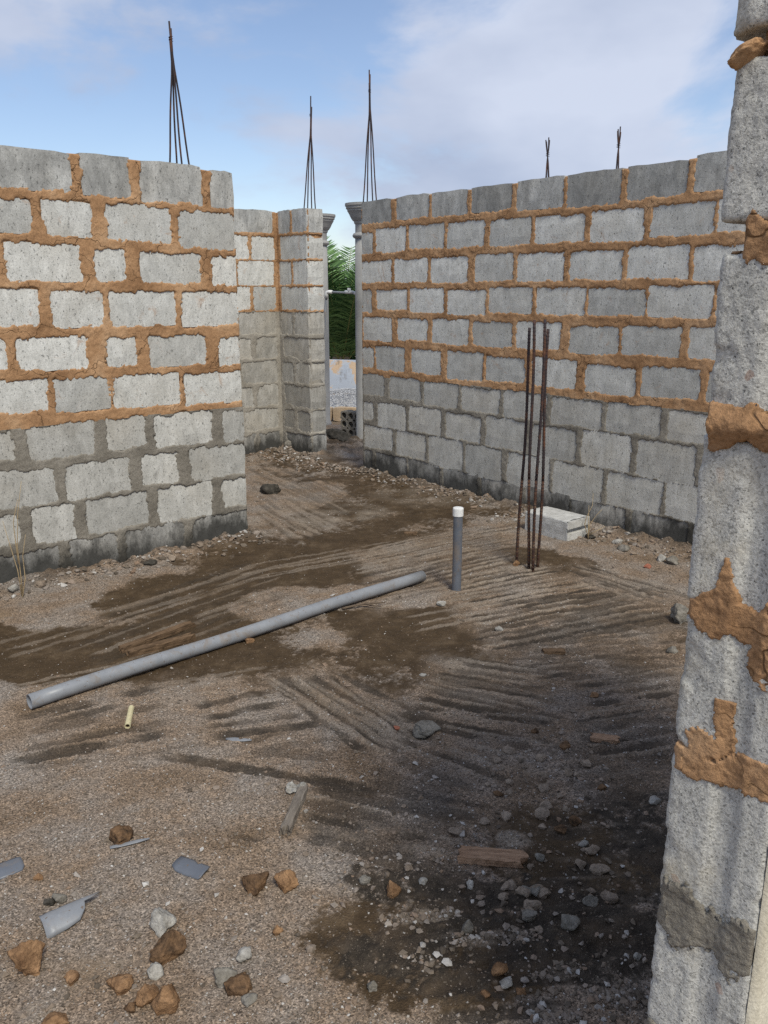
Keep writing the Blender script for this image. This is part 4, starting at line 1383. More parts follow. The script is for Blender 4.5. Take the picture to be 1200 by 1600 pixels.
# ------------------------------------------------------------------ pipes
pa = G(46, 1098, 0.033); pb = G(660, 899, 0.033)
ax = Vector(pb) - Vector(pa); ln = ax.length
pr = 0.0315
za_ = ground_z(pa[0], pa[1]); zb_ = ground_z(pb[0], pb[1])
pipe = empty('pvc_pipe', (pa[0], pa[1], 0))
tag(pipe, 'long grey plastic pipe lying diagonally across the floor', 'pipe')
prof_o, prof_i = [], []
path = [Vector((0, 0, za_ + pr + 0.004)).lerp(Vector((ax.x, ax.y, zb_ + pr + 0.004)), q / 16) + Vector((0, 0, 0.004 * math.sin(q * 0.7))) for q in range(17)]
v, fc = tube_vf(path, pr, 28, cap=False)
v2, fc2 = tube_vf(path, pr - 0.0028, 28, cap=False)
n0 = len(v)
allv = v + v2; allf = fc + [tuple(n0 + k for k in reversed(f)) for f in fc2]
for e0 in (0, 16 * 28):
    for k in range(28):
        k2 = (k + 1) % 28
        q = (e0 + k, e0 + k2, n0 + e0 + k2, n0 + e0 + k)
        allf.append(q if e0 else tuple(reversed(q)))
mesh('pipe_body', allv, allf, M['pvc'], pipe, smooth=True)
pb_o = pipe.children[0]
for p in pb_o.data.polygons:
    if p.index >= len(allf) - 56: p.use_smooth = False

c0 = G(713, 921)
sp_ = empty('standpipe', (c0[0], c0[1], ground_z(c0[0], c0[1])))
tag(sp_, 'short upright dark grey pipe with a white cap, standing in the floor', 'pipe')
topz = at_depth(713, 793, c0[1])[2] - sp_.location.z
v, fc = tube_vf([(0, 0, -0.06), (0.001, 0, 0.2), (0, 0, topz - 0.035)], 0.0265, 26)
mesh('pipe_body', v, fc, M['pvc_dark'], sp_, smooth=False)
v, fc = lathe_vf([(0.0272, topz - 0.048), (0.0300, topz - 0.047), (0.0305, topz - 0.008), (0.0295, topz - 0.002), (0.026, topz), (0.004, topz + 0.001)], 30)
mesh('cap', v, fc, M['pvc_white'], sp_, smooth=False)


# ------------------------------------------------------------------ beyond the doorway
def column(cx, cy, h, label):
    root = empty('porch_column', (cx, cy, -0.05))
    tag(root, label, 'column', 'porch columns beyond the doorway')
    h += 0.05
    v, fc = lathe_vf([(0.125, 0.0), (0.125, 0.08), (0.110, 0.10), (0.112, h * 0.6), (0.107, h - 0.34)], 36)
    o = mesh('shaft', v, fc, M['column'], root, smooth=True)
    v, fc = lathe_vf([(0.106, h - 0.36), (0.125, h - 0.352), (0.135, h - 0.335), (0.135, h - 0.325), (0.125, h - 0.308), (0.106, h - 0.30)], 36)
    mesh('neck_ring', v, fc, M['column'], root, smooth=False)
    v, fc = lathe_vf([(0.105, h - 0.31), (0.105, h - 0.215), (0.118, h - 0.20), (0.118, h - 0.185), (0.132, h - 0.175), (0.150, h - 0.15), (0.172, h - 0.105),
                      (0.186, h - 0.082), (0.190, h - 0.078), (0.190, h - 0.060), (0.203, h - 0.055), (0.205, h - 0.030), (0.214, h - 0.027), (0.214, h)], 36)
    mesh('capital', v, fc, M['column'], root, smooth=False)
    return root


cR = at_depth(556, 560, 9.55)
column(cR[0] + 0.11, 9.55, 2.575, 'grey porch column with flared capital, right side of the doorway')
cL = at_depth(514.5, 560, 10.7)
column(cL[0] - 0.11, 10.7, 2.56, 'grey porch column with flared capital, behind the far door jamb')

# plumbing: slanting riser, elbow, cross pipe and tee
e_ = at_depth(510.5, 456, 9.9); f_ = at_depth(558, 458, 9.75); lo_ = at_depth(504.5, 545, 9.95); tj = at_depth(545.5, 456.5, 9.79)
pl = empty('water_pipe', (e_[0], e_[1], 0))
tag(pl, 'thin plastic water pipe with white fittings crossing the doorway', 'pipe')
rel = lambda p: (p[0] - e_[0], p[1] - e_[1], p[2])
bot_ = e_ + (lo_ - e_) * 2.15
v, fc = tube_vf([rel(bot_), rel(e_)], 0.0125, 12); mesh('riser', v, fc, M['pvc_dark'], pl, smooth=True)
v, fc = tube_vf([rel(e_), rel(f_)], 0.0125, 12); mesh('cross_pipe', v, fc, M['pvc'], pl, smooth=True)
d_ = (f_ - e_) / np.linalg.norm(f_ - e_); dn = (lo_ - e_) / np.linalg.norm(lo_ - e_)
v, fc = tube_vf([rel(e_ + dn * 0.075), rel(e_ + dn * 0.025), rel(e_ + dn * 0.006 + d_ * 0.006), rel(e_ + d_ * 0.025), rel(e_ + d_ * 0.07)], 0.021, 14)
mesh('elbow', v, fc, M['pvc_white'], pl, smooth=True)
v, fc = tube_vf([rel(tj - d_ * 0.05), rel(tj + d_ * 0.05)], 0.020, 14)
v2, fc2 = tube_vf([rel(tj), rel(tj + np.array([0, 0, 0.045]))], 0.020, 14)
mesh('tee', v + v2, fc + [tuple(len(v) + k for k in f) for f in fc2], M['pvc_white'], pl, smooth=True)
v, fc = tube_vf([rel(f_ - d_ * 0.035), rel(f_ + d_ * 0.02)], 0.020, 14); mesh('coupling', v, fc, M['pvc_white'], pl, smooth=True)


# threshold lump in the doorway
def rock_vf(seed, sub=3, rough=0.35, flat=1.0, cuts=9):
    bm = bmesh.new()
    bmesh.ops.create_icosphere(bm, subdivisions=sub, radius=1.25)
    rr = random.Random(seed)
    planes = []
    for _ in range(cuts):
        n = Vector((rr.uniform(-1, 1), rr.uniform(-1, 1), rr.uniform(-0.8, 1))).normalized()
        planes.append((n, rr.uniform(0.62, 0.95)))
    P = np.array([v.co[:] for v in bm.verts])
    for (n, d) in planes:
        q = np.maximum(P @ np.array(n) - d, 0)
        P = P - q[:, None] * np.array(n)[None] * 0.97
    nn = fbm(P[:, 0] * 1.6 + seed, P[:, 1] * 1.6, P[:, 2] * 1.6, 3, 100 + seed % 50, 0.5)
    n2 = fbm(P[:, 0] * 5 + seed, P[:, 1] * 5, P[:, 2] * 5, 3, 160 + seed % 50, 0.6)
    P = P * (1 + rough * 0.30 * nn + rough * 0.20 * n2)[:, None]
    P = P / np.maximum(np.abs(P).max(0), 1e-3)[None]
    V = [tuple(p) for p in P]; Fc = [tuple(v.index for v in f.verts) for f in bm.faces]
    bm.free()
    return V, Fc


def rock(name, label, cat, x, y, wpx, hpx, mk, group=None, seed=None, rz=None, sub=3, rough=0.55, tall=1.05, smooth=True, sink=0.26):
    """a stone at a photograph pixel (its foot), width and height in photograph pixels"""
    seed = seed if seed is not None else int(x * 7 + y * 13)
    p = G(x, y + hpx * 0.28)
    t = np.linalg.norm(p - np.array([0, 0, CAMZ]))
    w = wpx / F * t / 2 * 1.05
    hh = hpx / F * t / 2 * tall
    V, Fc = rock_vf(seed, sub, rough)
    o = mesh(name, V, Fc, M[mk], None, smooth=sub >= 3)
    dep = w * random.Random(seed).uniform(0.75, 1.0)
    o.scale = (w, dep, hh)
    o.rotation_euler = (0, 0, rz if rz is not None else random.Random(seed + 1).uniform(-0.6, 0.6))
    o.location = (p[0], p[1], ground_z(p[0], p[1]) + hh * (1 - 2 * sink) * 0.9)
    return tag(o, label, cat, group)


rock('concrete_lump', 'dark rounded concrete lump lying in the doorway threshold', 'rubble', 527, 680, 44, 36, 'rock_dark', sub=4, tall=0.85, sink=0.2)

# hollow screen block
hb = G(541, 684)
sb = empty('hollow_screen_block', (hb[0] + 0.09, hb[1] + 0.16, -0.01), math.radians(-35))
tag(sb, 'hollow concrete block with round holes standing in the doorway', 'block')
bm = bmesh.new()
W_, H_, T_ = 0.30, 0.30, 0.14
cell = 0.10
hv = []; hf = []
for ci in range(3):
    for cj in range(3):
        cx, cz = -W_ / 2 + cell * (ci + 0.5), cell * (cj + 0.5)
        n = 16
        fr = len(hv)
        for lay, yy in ((0, -T_ / 2), (1, T_ / 2)):
            for k in range(n):
                th = 2 * math.pi * k / n + math.pi / n
                m_ = max(abs(math.cos(th)), abs(math.sin(th)))
                hv.append((cx + cell / 2 * math.cos(th) / m_, yy, cz + cell / 2 * math.sin(th) / m_))
            for k in range(n):
                th = 2 * math.pi * k / n + math.pi / n
                hv.append((cx + 0.036 * math.cos(th), yy, cz + 0.036 * math.sin(th)))
        for k in range(n):
            k2 = (k + 1) % n
            hf.append((fr + k, fr + k2, fr + n + k2, fr + n + k))
            hf.append((fr + 2 * n + k2, fr + 2 * n + k, fr + 3 * n + k, fr + 3 * n + k2))
            hf.append((fr + n + k, fr + n + k2, fr + 3 * n + k2, fr + 3 * n + k))
            if ci in (0, 2) or cj in (0, 2):
                hf.append((fr + k2, fr + k, fr + 2 * n + k, fr + 2 * n + k2))
mesh('block_body', hv, hf, M['rock_grey'], sb)

# low kerb of beige blocks, chippings heap, peeling yard wall
kA = at_depth(480, 650, 11.3); kB = at_depth(640, 650, 11.15)
kr = empty('low_kerb_wall', (kA[0], 11.3, -0.05), math.atan2(kB[1] - kA[1], kB[0] - kA[0]))
tag(kr, 'low kerb of beige blocks outside the doorway', 'kerb')
for i in range(5):
    for j in range(1):
        V, Fc = block_vf(i * 0.35, i * 0.35 + 0.343, 0.0, 0.185, 0, 0.14, 900 + i, 0.003, 5, 3)
        mesh('block', V, Fc, M['beige_block'], kr)
bm = bmesh.new()


def scatter(name, pts, sizes, mat, parent=None, flat=0.7, detail=0):
    """one mesh of many little faceted stones"""
    base = np.array([(1, 0, 0), (0, 1, 0), (-1, 0, 0), (0, -1, 0), (0, 0, 1), (0, 0, -1)], float)
    tri = np.array([(0, 1, 4), (1, 2, 4), (2, 3, 4), (3, 0, 4), (1, 0, 5), (2, 1, 5), (3, 2, 5), (0, 3, 5)])
    if detail:      # chunkier stones: a jittered icosahedron
        ph = (1 + 5 ** 0.5) / 2
        base = np.array([(-1, ph, 0), (1, ph, 0), (-1, -ph, 0), (1, -ph, 0), (0, -1, ph), (0, 1, ph), (0, -1, -ph), (0, 1, -ph), (ph, 0, -1), (ph, 0, 1), (-ph, 0, -1), (-ph, 0, 1)], float) / 1.9
        tri = np.array([(0, 11, 5), (0, 5, 1), (0, 1, 7), (0, 7, 10), (0, 10, 11), (1, 5, 9), (5, 11, 4), (11, 10, 2), (10, 7, 6), (7, 1, 8),
                        (3, 9, 4), (3, 4, 2), (3, 2, 6), (3, 6, 8), (3, 8, 9), (4, 9, 5), (2, 4, 11), (6, 2, 10), (8, 6, 7), (9, 8, 1)])
    n = len(pts); nb_ = len(base)
    jit = 1 + 0.45 * (rng.random((n, nb_, 1)) - 0.5) * 2
    B = base[None] * jit + (rng.random((n, nb_, 3)) - 0.5) * 0.35
    sc = np.stack([sizes * (0.7 + 0.6 * rng.random(n)), sizes * (0.7 + 0.6 * rng.random(n)), sizes * flat * (0.6 + 0.6 * rng.random(n))], 1)
    B = B * sc[:, None, :]
    a = rng.random(n) * 2 * math.pi
    ca_, sa_ = np.cos(a)[:, None], np.sin(a)[:, None]
    tl = (rng.random(n) - 0.5)[:, None] * (0.3 if detail else 0.9)
    x = B[:, :, 0] * ca_ - B[:, :, 1] * sa_; y = B[:, :, 0] * sa_ + B[:, :, 1] * ca_
    z = B[:, :, 2] + x * tl
    Vv = np.stack([x, y, z], 2) + pts[:, None, :]
    T = (tri[None] + (np.arange(n) * nb_)[:, None, None]).reshape(-1, 3)
    return np_mesh(name, Vv.reshape(-1, 3), T, mat, parent, smooth=False)


n = 9000
hx = rng.normal(0, 0.8, n); hy = rng.normal(0, 0.55, n)
cc = at_depth(536, 620, 12.8)
hz = 0.20 * np.exp(-(hx / 1.0) ** 2 - (hy / 0.7) ** 2) + 0.02 * rng.random(n)
heap = scatter('gravel_heap', np.stack([cc[0] + 0.15 + hx, 12.8 + hy, hz], 1), 0.009 + 0.008 * rng.random(n), M['chips'], flat=0.35)
tag(heap, 'heap of white stone chippings beyond the kerb', 'gravel', kind='stuff')
hvx, hvy = np.meshgrid(np.linspace(-2.4, 2.4, 40), np.linspace(-1.7, 1.7, 30))
hh_ = 0.195 * np.exp(-(hvx / 1.0) ** 2 - (hvy / 0.7) ** 2) - 0.06
i0 = (np.arange(29)[:, None] * 40 + np.arange(39)[None, :]).ravel()
hs = np_mesh('heap_core', np.stack([(cc[0] + 0.15 + hvx).ravel(), (12.8 + hvy).ravel(), hh_.ravel()], 1), np.stack([i0, i0 + 1, i0 + 41, i0 + 40], 1), M['chips'], heap)
yw = at_depth(536, 563, 14.6)
V, Fc = block_vf(-2.5, 2.5, -0.1, yw[2], 0, 0.16, 77, 0.006, 14, 5)
ywo = empty('yard_wall', (yw[0], 14.6, 0), math.radians(-4))
tag(ywo, 'low rendered yard wall with peeling pale blue paint beneath the palm', 'wall')
mesh('rendered_wall', V, Fc, M['peeling'], ywo)


# palm
def palm(cx, cy, label):
    root = empty('palm_tree', (cx, cy, 0))
    tag(root, label, 'palm tree')
    pts = [(0, 0, -0.1), (0.03, 0, 0.2), (0.05, 0, 0.45), (0.05, 0, 0.6)]
    v, fc = tube_vf(pts, [0.24, 0.20, 0.17, 0.10], 14)
    mesh('trunk', v, fc, M['trunk'], root, smooth=True)
    rr = random.Random(4)
    for i in range(36):
        az = i * 2.399 + rr.uniform(-0.2, 0.2)
        tilt0 = math.radians(rr.uniform(4, 46))
        bend = math.radians(rr.uniform(20, 62))
        Ln = rr.uniform(1.9, 2.7)
        nseg = 22
        p = Vector((0.05, 0, 0.16 if i % 3 else 0.40)); path = [p.copy()]
        for q in range(nseg):
            f = q / nseg
            th = tilt0 + bend * f ** 1.8
            p = p + Vector((math.sin(th) * math.cos(az), math.sin(th) * math.sin(az), math.cos(th))) * Ln / nseg
            path.append(p.copy())
        v, fc = tube_vf(path, [0.022 * (1 - 0.85 * q / nseg) for q in range(nseg + 1)], 5)
        fr = mesh('frond', v, fc, M['rachis'], root, smooth=True)
        lv = []; lf = []
        NL = 46
        for s in range(NL):
            f = 0.14 + 0.86 * s / NL
            k = f * nseg; a = int(min(k, nseg - 1)); c = path[a].lerp(path[a + 1], k - a)
            t = (path[a + 1] - path[a]).normalized()
            side = t.cross(Vector((-math.sin(az), math.cos(az), 0)).cross(t)).normalized()
            nrm = side.cross(t).normalized()
            ll = 0.62 * math.sin(math.pi * (0.12 + 0.80 * f)) * rr.uniform(0.85, 1.1) + 0.08
            for sg in (-1, 1):
                d = (side * sg * 0.78 + t * 0.62 + nrm * rr.uniform(-0.25, 0.25)).normalized()
                wv = t * 0.019
                tip = c + d * ll + Vector((0, 0, -0.30 * ll * ll)) + Vector((rr.uniform(-.03, .03), rr.uniform(-.03, .03), 0))
                mid = c + d * ll * 0.5 + Vector((0, 0, -0.02))
                o_ = len(lv)
                lv += [c - wv * 0.6, c + wv * 0.6, mid + wv + nrm * 0.004, mid - wv + nrm * 0.004, tip]
                lf += [(o_, o_ + 1, o_ + 2, o_ + 3), (o_ + 3, o_ + 2, o_ + 4)]
        lo = mesh('leaflets', lv, lf, M['leaf'], fr); lo['kind'] = 'stuff'
    return root


pp = at_depth(533, 500, 17.0)
palm(pp[0] - 0.05, 17.0, 'young coconut palm with long green fronds seen through the doorway')


def shrub(cx, cy, w, h, label, seed):
    r = np.random.default_rng(seed)
    root = empty('shrub', (cx, cy, 0)); tag(root, label, 'shrub')
    n = 5200
    q = r.normal(0, 1, (n, 3)); q /= np.linalg.norm(q, axis=1)[:, None]
    rad = 0.55 + 0.45 * r.random(n) ** 0.5
    P = q * rad[:, None] * np.array([w, w * 0.5, h * 0.5])[None]
    P *= (1 + 0.22 * fbm(q[:, 0] * 2, q[:, 1] * 2, q[:, 2] * 2, 3, seed))[:, None]
    P[:, 2] += h * 0.5
    a = r.normal(0, 1, (n, 3)); a /= np.linalg.norm(a, axis=1)[:, None]
    b = np.cross(a, r.normal(0, 1, (n, 3))); b /= np.linalg.norm(b, axis=1)[:, None]
    la = 0.055 + 0.04 * r.random(n); lb_ = la * 0.45
    V = np.stack([P - a * la[:, None], P + b * lb_[:, None], P + a * la[:, None], P - b * lb_[:, None]], 1).reshape(-1, 3)
    f = np_mesh('foliage', V, np.arange(n * 4).reshape(n, 4), M['leaf'], root, smooth=False); f['kind'] = 'stuff'
    for k in range(5):
        th = k * 1.3
        v, fc = tube_vf([(0, 0, -0.05), (w * 0.25 * math.cos(th), 0.15 * math.sin(th), h * 0.3), (w * 0.55 * math.cos(th), 0.3 * math.sin(th), h * 0.62)], [0.03, 0.022, 0.01], 6)
        mesh('stem', v, fc, M['trunk'], root, smooth=True)


pp = at_depth(536, 520, 19.5)
shrub(pp[0], 19.5, 2.2, 1.9, 'dark green bush behind the palm', 5)

# ------------------------------------------------------------------ loose blocks and lumps on the floor
p1 = G(884, 846); pdir = math.atan2(-D1[1], -D1[0])
lb = empty('loose_block', (p1[0], p1[1], ground_z(p1[0], p1[1]) - 0.01), math.atan2(D1[1], D1[0]) + math.radians(-2))
tag(lb, 'loose broken concrete block with a grooved end beside the rusty bars', 'block')
V = []; Fc = []
prof = [(0.0, 0.0), (0.0, 0.148), (-0.235, 0.150), (-0.235, 0.0)]
bm = bmesh.new()
ny_ = 9
sec = [(0.0, 0.0), (-0.03, 0.002), (-0.06, 0.0), (-0.12, 0), (-0.18, 0), (-0.235, 0.0), (-0.238, 0.05), (-0.236, 0.10), (-0.235, 0.145), (-0.18, 0.150), (-0.12, 0.149), (-0.06, 0.150), (-0.004, 0.147), (0.0, 0.140), (0.002, 0.10), (0.0, 0.05)]
r9 = random.Random(3)
lbv = []; lbf = []
LB = 0.37
for i in range(ny_):
    for (q, z) in sec:
        lbv.append((i / (ny_ - 1) * LB + r9.uniform(-.0015, .0015), q + r9.uniform(-.0015, .0015), z + r9.uniform(-.0015, .0015)))
m_ = len(sec)
for i in range(ny_ - 1):
    for k in range(m_):
        k2 = (k + 1) % m_
        lbf.append((i * m_ + k, i * m_ + k2, (i + 1) * m_ + k2, (i + 1) * m_ + k))
lbf.append(tuple((ny_ - 1) * m_ + k for k in range(m_)))
# grooved near end: two raised lips with a slot between
e0 = [(0.0, -0.0, 0.0), (0.0, -0.235, 0.0), (0.0, -0.235, 0.056), (0.035, -0.235, 0.060), (0.035, -0.235, 0.086), (0.0, -0.235, 0.092), (0.0, -0.235, 0.146),
      (0.0, -0.004, 0.146), (0.0, 0.0, 0.092), (0.035, 0.0, 0.086), (0.035, 0.0, 0.060), (0.0, 0.0, 0.056)]
o_ = len(lbv)
lbv += [(a - 0.012, b, c) for (a, b, c) in e0]
lbf += [(o_ + 0, o_ + 11, o_ + 2, o_ + 1), (o_ + 11, o_ + 10, o_ + 3, o_ + 2), (o_ + 10, o_ + 9, o_ + 4, o_ + 3), (o_ + 9, o_ + 8, o_ + 5, o_ + 4), (o_ + 8, o_ + 7, o_ + 6, o_ + 5)]
lbf += [(o_ + 1, o_ + 2, 6, 5), (o_ + 6, o_ + 7, 12, 8), (o_ + 5, o_ + 6, 8, 7), (o_ + 0, 0, 14, o_ + 11), (o_ + 8, 14, 13, o_ + 7)]
mesh('block_body', lbv, lbf, M['pale_block'], lb)

rock('concrete_lump', 'grey concrete lump on the floor touching the near pillar edge', 'rubble', 1064, 958, 40, 46, 'rock_grey', sub=4, tall=0.85)
rock('concrete_lump', 'dark jagged mortar lump beside the end of the left wall', 'rubble', 420, 763, 34, 26, 'rock_dark', sub=4)

STONES = [
    (185, 1303, 42, 30, 'rock_brown', 'reddish brown stone with a thin grey plastic strip below it'),
    (398, 1378, 40, 38, 'rock_brown', 'dark brown stone next to a smaller orange stone below the wood stick'),
    (448, 1378, 34, 36, 'rock_orange', 'wedge shaped orange stone right of a dark brown stone'),
    (254, 1440, 36, 34, 'rock_white', 'pale concrete stone with dark underside above a rough brown lump'),
    (260, 1481, 52, 44, 'rock_brown', 'large rough brown laterite lump between two pale stones'),
    (241, 1513, 25, 26, 'rock_white', 'small pale stone just below the large rough brown lump'),
    (45, 1497, 46, 60, 'rock_orange', 'largest brown orange stone at lower left below the curved plastic shard'),
    (190, 1531, 38, 36, 'rock_orange', 'rounded orange brown stone left of the paired orange lumps'),
    (114, 1529, 25, 18, 'rock_orange', 'small flat orange stone between two bigger orange stones at lower left'),
    (232, 1551, 36, 34, 'rock_orange', 'orange lump leaning on a taller orange lump'),
    (263, 1555, 42, 58, 'rock_orange', 'tall orange lump at bottom with a crumbly lower end'),
    (204, 1572, 20, 18, 'rock_brown', 'small dark brown stone below left of the orange lumps'),
    (85, 1594, 34, 22, 'rock_orange', 'orange stone cut by the bottom edge at lower left'),
    (433, 1453, 18, 20, 'rock_orange', 'small square orange stone alone on grey gravel'),
    (383, 1491, 24, 17, 'rock_white', 'small white pebble on gravel right of the brown lump'),
    (350, 1524, 34, 28, 'rock_grey', 'grey stone touching a brown orange one near the bottom'),
    (371, 1536, 40, 30, 'rock_brown', 'brown orange stone touching a grey stone near the bottom'),
    (390, 1563, 22, 16, 'rock_grey', 'small flat grey stone below the grey and brown pair'),
    (93, 1402, 20, 18, 'rock_grey', 'grey pebble above the curved plastic shard'),
    (78, 1407, 16, 14, 'rock_dark', 'dark pebble beside the grey pebble above the curved shard'),
    (60, 1370, 13, 12, 'rock_orange', 'tiny orange pebble right of the plastic piece at the left edge'),
    (613, 1383, 26, 26, 'rock_orange', 'orange stone alone on dark soil left of the plank'),
    (661, 1372, 16, 15, 'rock_white', 'small white stone on dark soil right of the orange stone'),
    (638, 1353, 14, 13, 'rock_beige', 'small beige stone above the white stone on dark soil'),
    (572, 1371, 20, 15, 'rock_grey', 'flat grey brown stone at the edge of the dark soil'),
    (732, 1443, 20, 24, 'rock_grey', 'upright grey stone below the plank'),
    (735, 1377, 14, 16, 'rock_white', 'small whitish stone under the plank left corner'),
    (843, 1339, 17, 15, 'rock_grey', 'round grey stone just right of the plank'),
    (780, 1509, 24, 26, 'rock_orange', 'orange stone on dark soil at the lower right'),
    (792, 1531, 20, 14, 'rock_white', 'whitish stone under the orange stone on dark soil'),
    (758, 1549, 15, 11, 'rock_orange', 'small orange pebble, left one of two on dark soil'),
    (815, 1547, 15, 12, 'rock_orange', 'small orange pebble, right one of two on dark soil'),
    (581, 1537, 16, 18, 'rock_grey', 'grey stone by itself near the bottom centre'),
    (927, 1329, 24, 17, 'rock_beige', 'pinkish beige stone right of the plank'),
    (913, 1317, 18, 14, 'rock_white', 'white stone behind the pinkish beige stone'),
    (665, 1134, 48, 26, 'rock_grey', 'flat grey concrete slab piece in the middle of the floor'),
    (927, 1085, 16, 11, 'rock_orange', 'small orange pebble on the floor left of the pillar'),
    (846, 1181, 20, 17, 'rock_beige', 'beige stone in the pebbly patch above the plank'),
    (796, 1171, 20, 13, 'rock_beige', 'flat beige stone left in the pebbly patch'),
    (890, 1443, 26, 24, 'rock_grey', 'pointed grey stone on dark soil right of the pebble cluster'),
    (952, 1394, 24, 22, 'rock_beige', 'brownish stone on dark soil near the pillar'),
    (922, 1407, 24, 18, 'rock_grey', 'grey crumbly stone left of the brownish stone by the pillar'),
    (938, 1357, 26, 18, 'rock_beige', 'brown flattish stone below the pinkish beige stone'),
    (908, 1347, 18, 16, 'rock_beige', 'rounded tan stone below the white stone'),
    (1022, 1254, 18, 12, 'rock_white', 'small white block of stone on dark soil by the pillar'),
    (995, 1498, 14, 18, 'rock_white', 'small white chip on dark soil by the pillar foot'),
    (690, 943, 16, 9, 'rock_white', 'pale stone on wet soil below the upright pipe'),
    (780, 982, 12, 8, 'rock_white', 'white pebble among the streaks below the rusty bars'),
    (661, 1052, 12, 8, 'rock_white', 'white pebble on the streaked floor left of centre'),
    (1011, 884, 12, 9, 'rock_red', 'small red brick pebble by the foot of the right wall'),
    (1048, 876, 22, 16, 'rock_grey', 'grey rubble piece at the right wall foot near the pillar'),
    (1033, 872, 14, 14, 'rock_white', 'pale rubble piece beside the grey one at the right wall foot'),
    (966, 846, 18, 13, 'rock_white', 'white rubble piece right of the loose block'),
    (975, 856, 20, 13, 'rock_grey', 'grey rubble piece right of the loose block'),
    (922, 838, 18, 10, 'rock_dark', 'dark flat piece under the loose block corner'),
    (806, 882, 14, 12, 'rock_orange', 'ochre clod at the foot of the leftmost floor bar'),
    (1050, 1015, 20, 14, 'rock_grey', 'grey stone below the concrete lump by the pillar'),
    (22, 922, 17, 16, 'rock_white', 'whitish stone at the left wall foot beside the dry stalk'),
    (66, 915, 16, 14, 'rock_beige', 'tan stone at the left wall foot right of the dry stalk'),
    (101, 908, 18, 9, 'rock_beige', 'flat tan flake at the left wall foot'),
    (268, 873, 18, 12, 'rock_beige', 'tan rubble flake under the damp course of the left wall'),
    (235, 878, 20, 13, 'rock_dark', 'dark clod under the damp course of the left wall'),
    (455, 702, 22, 14, 'rock_grey', 'grey rubble in the corner of the passage'),
    (620, 1132, 10, 8, 'rock_red', 'small reddish pebble left of the flat concrete slab piece'),
    (390, 998, 14, 10, 'rock_orange', 'small orange crumb touching the long pipe'),
]
for (x, y, w, h, mk, lab) in STONES:
    rock('stone', lab, 'stone', x, y, w, h, mk, 'loose stones on the floor', sub=4 if w > 28 else (3 if w > 14 else 2))
rp_ = random.Random(21)
for i in range(16):
    x = 812 + rp_.gauss(0, 22); y = 1392 + rp_.gauss(0, 15)
    w = rp_.uniform(12, 22)
    rock('pebble', 'beige pebble in the cluster just below the plank', 'pebble', x, y, w, w * rp_.uniform(0.7, 0.95), rp_.choice(['rock_beige', 'rock_beige', 'rock_grey']), 'pebble cluster below the plank', seed=500 + i, sub=2)
for i in range(26):
    x = 850 + rp_.gauss(0, 55); y = 1235 + rp_.gauss(0, 36)
    w = rp_.uniform(10, 22)
    rock('pebble', 'tan pebble in the scattered patch above the plank', 'pebble', x, y, w, w * rp_.uniform(0.6, 0.9), rp_.choice(['rock_beige', 'rock_beige', 'rock_brown']), 'pebble patch above the plank', seed=600 + i, sub=2)


# ------------------------------------------------------------------ wood, plastic scraps
def plank(name, label, a, b, wid, thick, mk, seed, lift=0.0, splinter=0.03, cat='wood', tiltx=0.0, tilt=0.0):
    pA = Vector(G(*a)); pB = Vector(G(*b))
    d = pB - pA; ln = d.length
    rz = math.atan2(d.y, d.x)
    r = random.Random(seed)
    n, m = 14, 6
    V = []; Fc = []
    for lay in (0, 1):
        for i in range(n):
            for j in range(m):
                f = i / (n - 1); q = j / (m - 1) - 0.5
                ex = 0.0
                if i == 0: ex = r.uniform(-1, 1) * splinter * 0.5
                if i == n - 1: ex = r.uniform(-1.0, 0.6) * splinter
                edge_ = 0.0 if 0 < j < m - 1 else r.uniform(-0.08, 0.03) * wid
                z = (thick if lay else 0) + r.uniform(-.05, .05) * thick
                if lay and j in (0, m - 1): z -= thick * 0.12
                V.append((f * ln + ex, q * (wid + edge_ * 2), z))
    N0 = n * m
    for i in range(n - 1):
        for j in range(m - 1):
            a_ = i * m + j
            Fc.append((a_, a_ + 1, a_ + m + 1, a_ + m)); Fc.append((N0 + a_, N0 + a_ + m, N0 + a_ + m + 1, N0 + a_ + 1))
    for i in range(n - 1):
        a_ = i * m; Fc.append((a_, a_ + m, N0 + a_ + m, N0 + a_))
        a_ = i * m + m - 1; Fc.append((a_ + m, a_, N0 + a_, N0 + a_ + m))
    for j in range(m - 1):
        Fc.append((j + 1, j, N0 + j, N0 + j + 1)); a_ = (n - 1) * m + j; Fc.append((a_, a_ + 1, N0 + a_ + 1, N0 + a_))
    o = mesh(name, V, Fc, M[mk])
    o.location = (pA.x, pA.y, max(ground_z(pA.x, pA.y), ground_z(pB.x, pB.y)) - 0.002 + lift)
    o.rotation_euler = (tiltx, tilt, rz)
    return tag(o, label, cat, None)


plank('wood_plank', 'short weathered reddish plank lying on the dark soil', (722, 1338), (820, 1346), 0.060, 0.024, 'wood', 1)
plank('wood_stick', 'tapered grey wooden offcut pointing up from the gravel patch', (446, 1304), (474, 1238), 0.034, 0.028, 'wood_grey', 2)
plank('wood_stick', 'dark wet split stick behind the long pipe, farther one', (190, 1018), (300, 978), 0.040, 0.030, 'wood_dark', 3)
plank('wood_stick', 'brown split stick behind the long pipe, nearer one', (203, 1026), (300, 1000), 0.042, 0.034, 'wood_dark', 4)
plank('wood_scrap', 'small dark wooden scrap among the streaks right of centre', (848, 1018), (882, 1018), 0.04, 0.020, 'wood_dark', 5, splinter=0.008)
plank('wood_scrap', 'brown wooden scrap half buried left of the pillar', (924, 1153), (966, 1158), 0.045, 0.018, 'wood', 6, splinter=0.015)
plank('wood_scrap', 'thin brown chip on the floor above the long pipe end', (634, 834), (650, 835), 0.05, 0.015, 'wood_dark', 7, splinter=0.02)
tA, tB = G(535, 953), G(602, 944)
